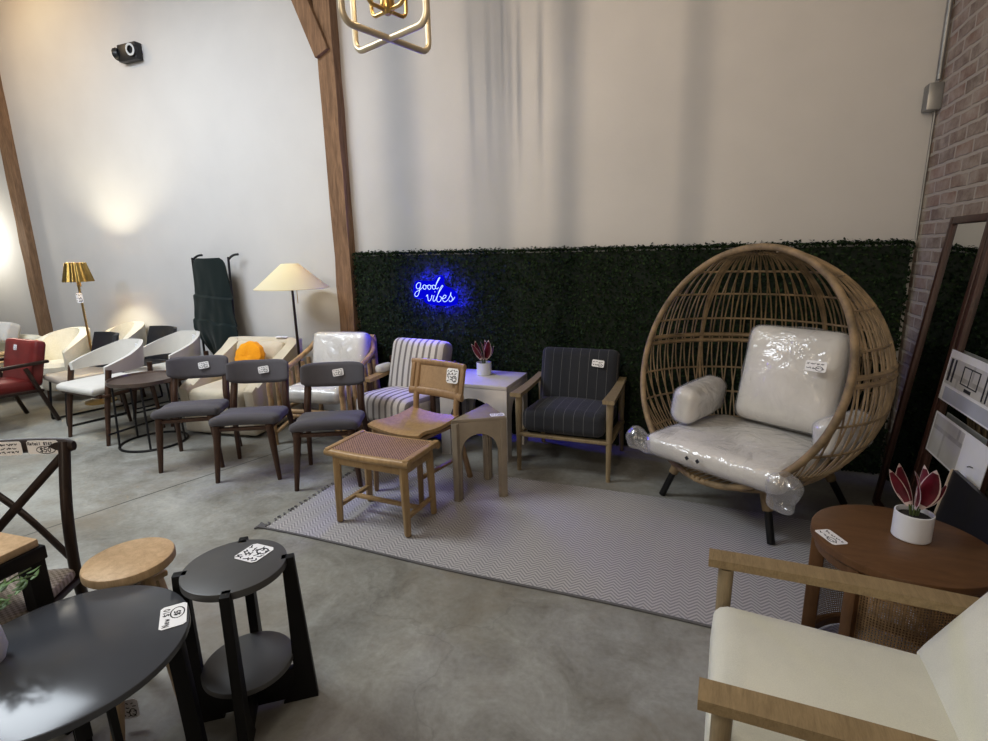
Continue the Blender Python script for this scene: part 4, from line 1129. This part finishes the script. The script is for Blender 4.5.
def cont_dark(b, m, w, h):
    lw = h * .035
    write(b, m, 'New $10', -w * .42, h * .14, h * .24, lw)
    write(b, m, '$5', -w * .02, -h * .26, h * .22, lw * 1.4)
    pen(b, m, [(w * .10 + w * .24 * math.cos(a), -h * .15 + h * .26 * math.sin(a)) for a in [2 * PI * q / 18 for q in range(19)]], lw * 1.3)
lying((-1.308, .848, .5012), .105, .065, 140, 'white price card on the dark lacquered table with a circled price', 25, 2, cont_dark)
def tan_stool():
    t = thing('stool', 'round pale wood stool between the dark table and the side table', 'stool', (-1.685, .985, 0))
    B().disc((0, 0, .485), .129, .035, .008, 56).build('seat', 'natural', t)
    for a in (-8, 295, 165, 115):
        u = V((math.cos(R(a)), math.sin(R(a)), 0))
        o = B(); o.beam(u * .085 + V((0, 0, .49)), u * (.20 if a < 160 or a > 200 else .16), .034, .034, bev=.006, taper=.9); o = o.build('leg', 'natural', t)
    b = B()
    for a in (-8, 82): b.beam(V((math.cos(R(a)), math.sin(R(a)), 0)) * .1 + V((0, 0, .41)), V((math.cos(R(a)), math.sin(R(a)), 0)) * -.1 + V((0, 0, .41)), .03, .02)
    b.build('stretcher', 'natural', t)
    card('price_tag', (.07, -.125, .075), .055, .07, upright(90, 35), t, 4, 95)
tan_stool()
def x_chair():
    t = thing('dining_chair', 'espresso wood cross back chair with a woven rush seat at the left edge', 'chair', (-2.01, .725, 0), 30)
    def fn(u, v):
        return ((u - .5) * (.37 + .02 * (1 - v)), -.17 + .34 * v, .43)
    b = B(); b.cushion((0, 0, .425), (.37, .35, .045), None, .006, .02, 12); b.build('seat', 'rush', t)
    for s in (-1, 1):
        B().tube(spline([(s * .175, .22, 0), (s * .175, .185, .30), (s * .175, .175, .45), (s * .18, .19, .66), (s * .185, .235, .87)], 5), .017, n=12).build('leg', 'darkwood', t)
        B().tube([(s * .165, -.16, .43), (s * .17, -.175, 0)], [.018, .013], n=12).build('leg', 'darkwood', t)
    def rail(x, z): return V((x, .235 + .03 * (1 - (x / .2) ** 2), z))
    b = B(); b.tube([rail(-.215 + .43 * i / 16, .855) for i in range(17)], [.016] + [.026] * 15 + [.016], n=12, flat=.6); b.build('top_rail', 'darkwood', t)
    for s in (-1, 1):
        B().tube(spline([(s * .165, .185, .465), (0, .225 + .006 * s, .645), (-s * .17, .235, .82)], 8), .014, n=10, flat=.6).build('cross_slat', 'darkwood', t)
    b = B(); b.beam((-.16, .175, .40), (.16, .175, .40), .035, .02); b.beam((-.155, -.155, .395), (.155, -.155, .395), .035, .02)
    for s in (-1, 1): b.beam((s * .165, -.15, .395), (s * .172, .17, .395), .035, .02); b.beam((s * .168, -.165, .2), (s * .175, .195, .2), .02, .018)
    b.build('seat_frame', 'darkwood', t)
    def c1(b, m, w, h):
        rnd = random.Random(8); lw = h * .05
        scribble(b, m, -w * .45, w * .4, h * .28, h * .13, lw, rnd); scribble(b, m, -w * .4, w * .38, 0, h * .13, lw, rnd)
        write(b, m, '+', -w * .42, -h * .38, h * .3, lw * 1.6); scribble(b, m, -w * .2, w * .4, -h * .27, h * .13, lw, rnd)
    def c2(b, m, w, h):
        lw = h * .05; write(b, m, 'Retail $160', -w * .46, h * .17, h * .20, lw * .8); write(b, m, '$50', -w * .10, -h * .36, h * .34, lw * 1.1)
        pen(b, m, [(w * .08 + w * .30 * math.cos(a), -h * .19 + h * .27 * math.sin(a)) for a in [2 * PI * q / 20 for q in range(21)]], lw)
    card('price_tag', rail(-.01, .853) + V((0, -.0175, 0)), .115, .048, upright(90, -2), t, 3, 96, c1)
    card('price_tag', rail(.115, .853) + V((0, -.0155, 0)), .105, .048, upright(90, -8), t, 3, 97, c2)
x_chair()
def work_table():
    t = thing('table', 'tan topped table with thick black legs cut off by the left edge', 'table', (-1.93, .66, 0), 5)
    z = .66
    B().box((-.05, .0, z - .012), (.40, .28, .024), bev=.004).build('tabletop', 'natural', t)
    B().box((-.05, .0, z - .045), (.42, .30, .042), bev=.004).build('top_frame', 'blackwood', t)
    for sx, sy in ((1, 1), (1, -1), (-1, 1), (-1, -1)):
        B().beam((-.05 + sx * .18, sy * .12, z - .06), (-.05 + sx * .18, sy * .12, 0), .05, .05, bev=.004).build('leg', 'blackwood', t)
def vase():
    t = thing('vase', 'pale vase with green sprigs on the dark lacquered table', 'vase', (-1.59, .565, .50))
    b = B(); b.lathe([(0, 0), (.035, 0), (.045, .03), (.04, .08), (.022, .105), (.025, .12), (.02, .118), (.018, .10), (0, .09)], n=32); b.build('body', 'pot', t)
    rnd = random.Random(5); s = B(); l = B()
    for k in range(6):
        a = rnd.uniform(0, 6.28); tip = V((.07 * math.cos(a) + .02, .07 * math.sin(a) + .05, .215 + rnd.uniform(-.03, .04))); s.tube(spline([(0, 0, .09), (tip.x * .4, tip.y * .4, .18), tip], 4), .002, n=5)
        for j in range(9):
            p = V((0, 0, .09)).lerp(tip, .35 + .07 * j); aa = rnd.uniform(0, 6.28); leaf_blade(l, p, p + V((.03 * math.cos(aa), .03 * math.sin(aa), .012)), .007, n=5, twist=aa)
    s.build('stem', 'stem', t); l.build('foliage', 'green', t)
work_table(); vase()

# ------------------------------------------------------------------ lighting
def area(name, loc, rotd, size, energy, c, sy=None):
    l = bpy.data.lights.new(name, 'AREA'); l.energy = energy; l.color = c; l.size = size
    if sy: l.shape = 'RECTANGLE'; l.size_y = sy
    o = bpy.data.objects.new(name, l); col.objects.link(o); o.location = loc; o.rotation_euler = [R(a) for a in rotd]; return o
def point(name, loc, energy, c, r=.05):
    l = bpy.data.lights.new(name, 'POINT'); l.energy = energy; l.color = c; l.shadow_soft_size = r
    o = bpy.data.objects.new(name, l); col.objects.link(o); o.location = loc; return o
def spot(name, loc, target, energy, c, ang, blend=1.0, r=.05):
    l = bpy.data.lights.new(name, 'SPOT'); l.energy = energy; l.color = c; l.spot_size = R(ang); l.spot_blend = blend; l.shadow_soft_size = r
    o = bpy.data.objects.new(name, l); col.objects.link(o); o.location = loc
    o.rotation_euler = (V(target) - V(loc)).to_track_quat('-Z', 'Y').to_euler(); return o
area('ceiling_light', (-4.6, 1.2, 4.15), (0, 0, 0), 2.6, 175, (.87, .935, 1.0), 1.2)
area('ceiling_light', (-1.4, -1.6, 4.15), (0, 0, 0), 1.6, 55, (1.0, .95, .88), 1.0)
spot('unseen_wall_light', (-4.6, -1.5, 3.9), (-4.9, 3.95, 2.4), 190, (.70, .80, 1.0), 75)
o = area('unseen_wall_light', (-.6, -3.6, 2.7), (100, 0, 3), .10, 38, (1.0, .84, .65), 2.6); o.data.spread = R(75)  # added tall strip light, keeps the column shadows crisp on the back wall
area('warm_light', (-.3, 1.6, 4.15), (0, 0, 0), 1.0, 8, (1.0, .84, .66))
point('brass_lamp_light', (-5.87, 3.45, 1.35), 46, (1, .86, .58), .03)
spot('unseen_warm_spot', (-6.6, 2.6, 4.2), (-6.4, 3.95, 3.6), 60, (1.0, .72, .42), 120)  # added unseen spot near the ceiling, warms the upper left wall
point('cream_lamp_light', (-3.295, 3.60, 1.28), 22, (1, .82, .55), .03)
point('left_lamp_light', (-8.25, 3.6, 1.75), 22, (1, .93, .78), .06)
point('chandelier_light', (-1.265, 2.05, 2.68), 9, (1, .82, .58), .04)
for dx, dz in ((-.19, .03), (-.12, .10), (-.02, .10), (.08, .11), (.17, .0), (.20, -.10), (.08, -.13), (-.06, -.12), (-.17, -.06), (0, 0)):
    point('neon_light', (-2.033 + dx, 3.832, 1.16 + dz), 2.6, (.02, .02, 1.0), .012)
spot('neon_light', (-2.0, 3.74, 1.12), (-1.6, 2.6, .3), 10, (.13, .10, 1.0), 130, .6, .08)

w = bpy.data.worlds.new('world'); bpy.context.scene.world = w; w.use_nodes = True
w.node_tree.nodes['Background'].inputs[0].default_value = (.05, .05, .055, 1)
sc = bpy.context.scene
sc.view_settings.view_transform = 'Standard'
sc.view_settings.look = 'None'
sc.view_settings.exposure = 0.22
sc.cycles.max_bounces = 10; sc.cycles.transparent_max_bounces = 24
sc.cycles.sample_clamp_indirect = 6

vs = sc.view_settings
vs.use_curve_mapping = True
cv = vs.curve_mapping.curves[3]
cv.points.new(.22, .185); cv.points.new(.70, .725)
vs.curve_mapping.update()
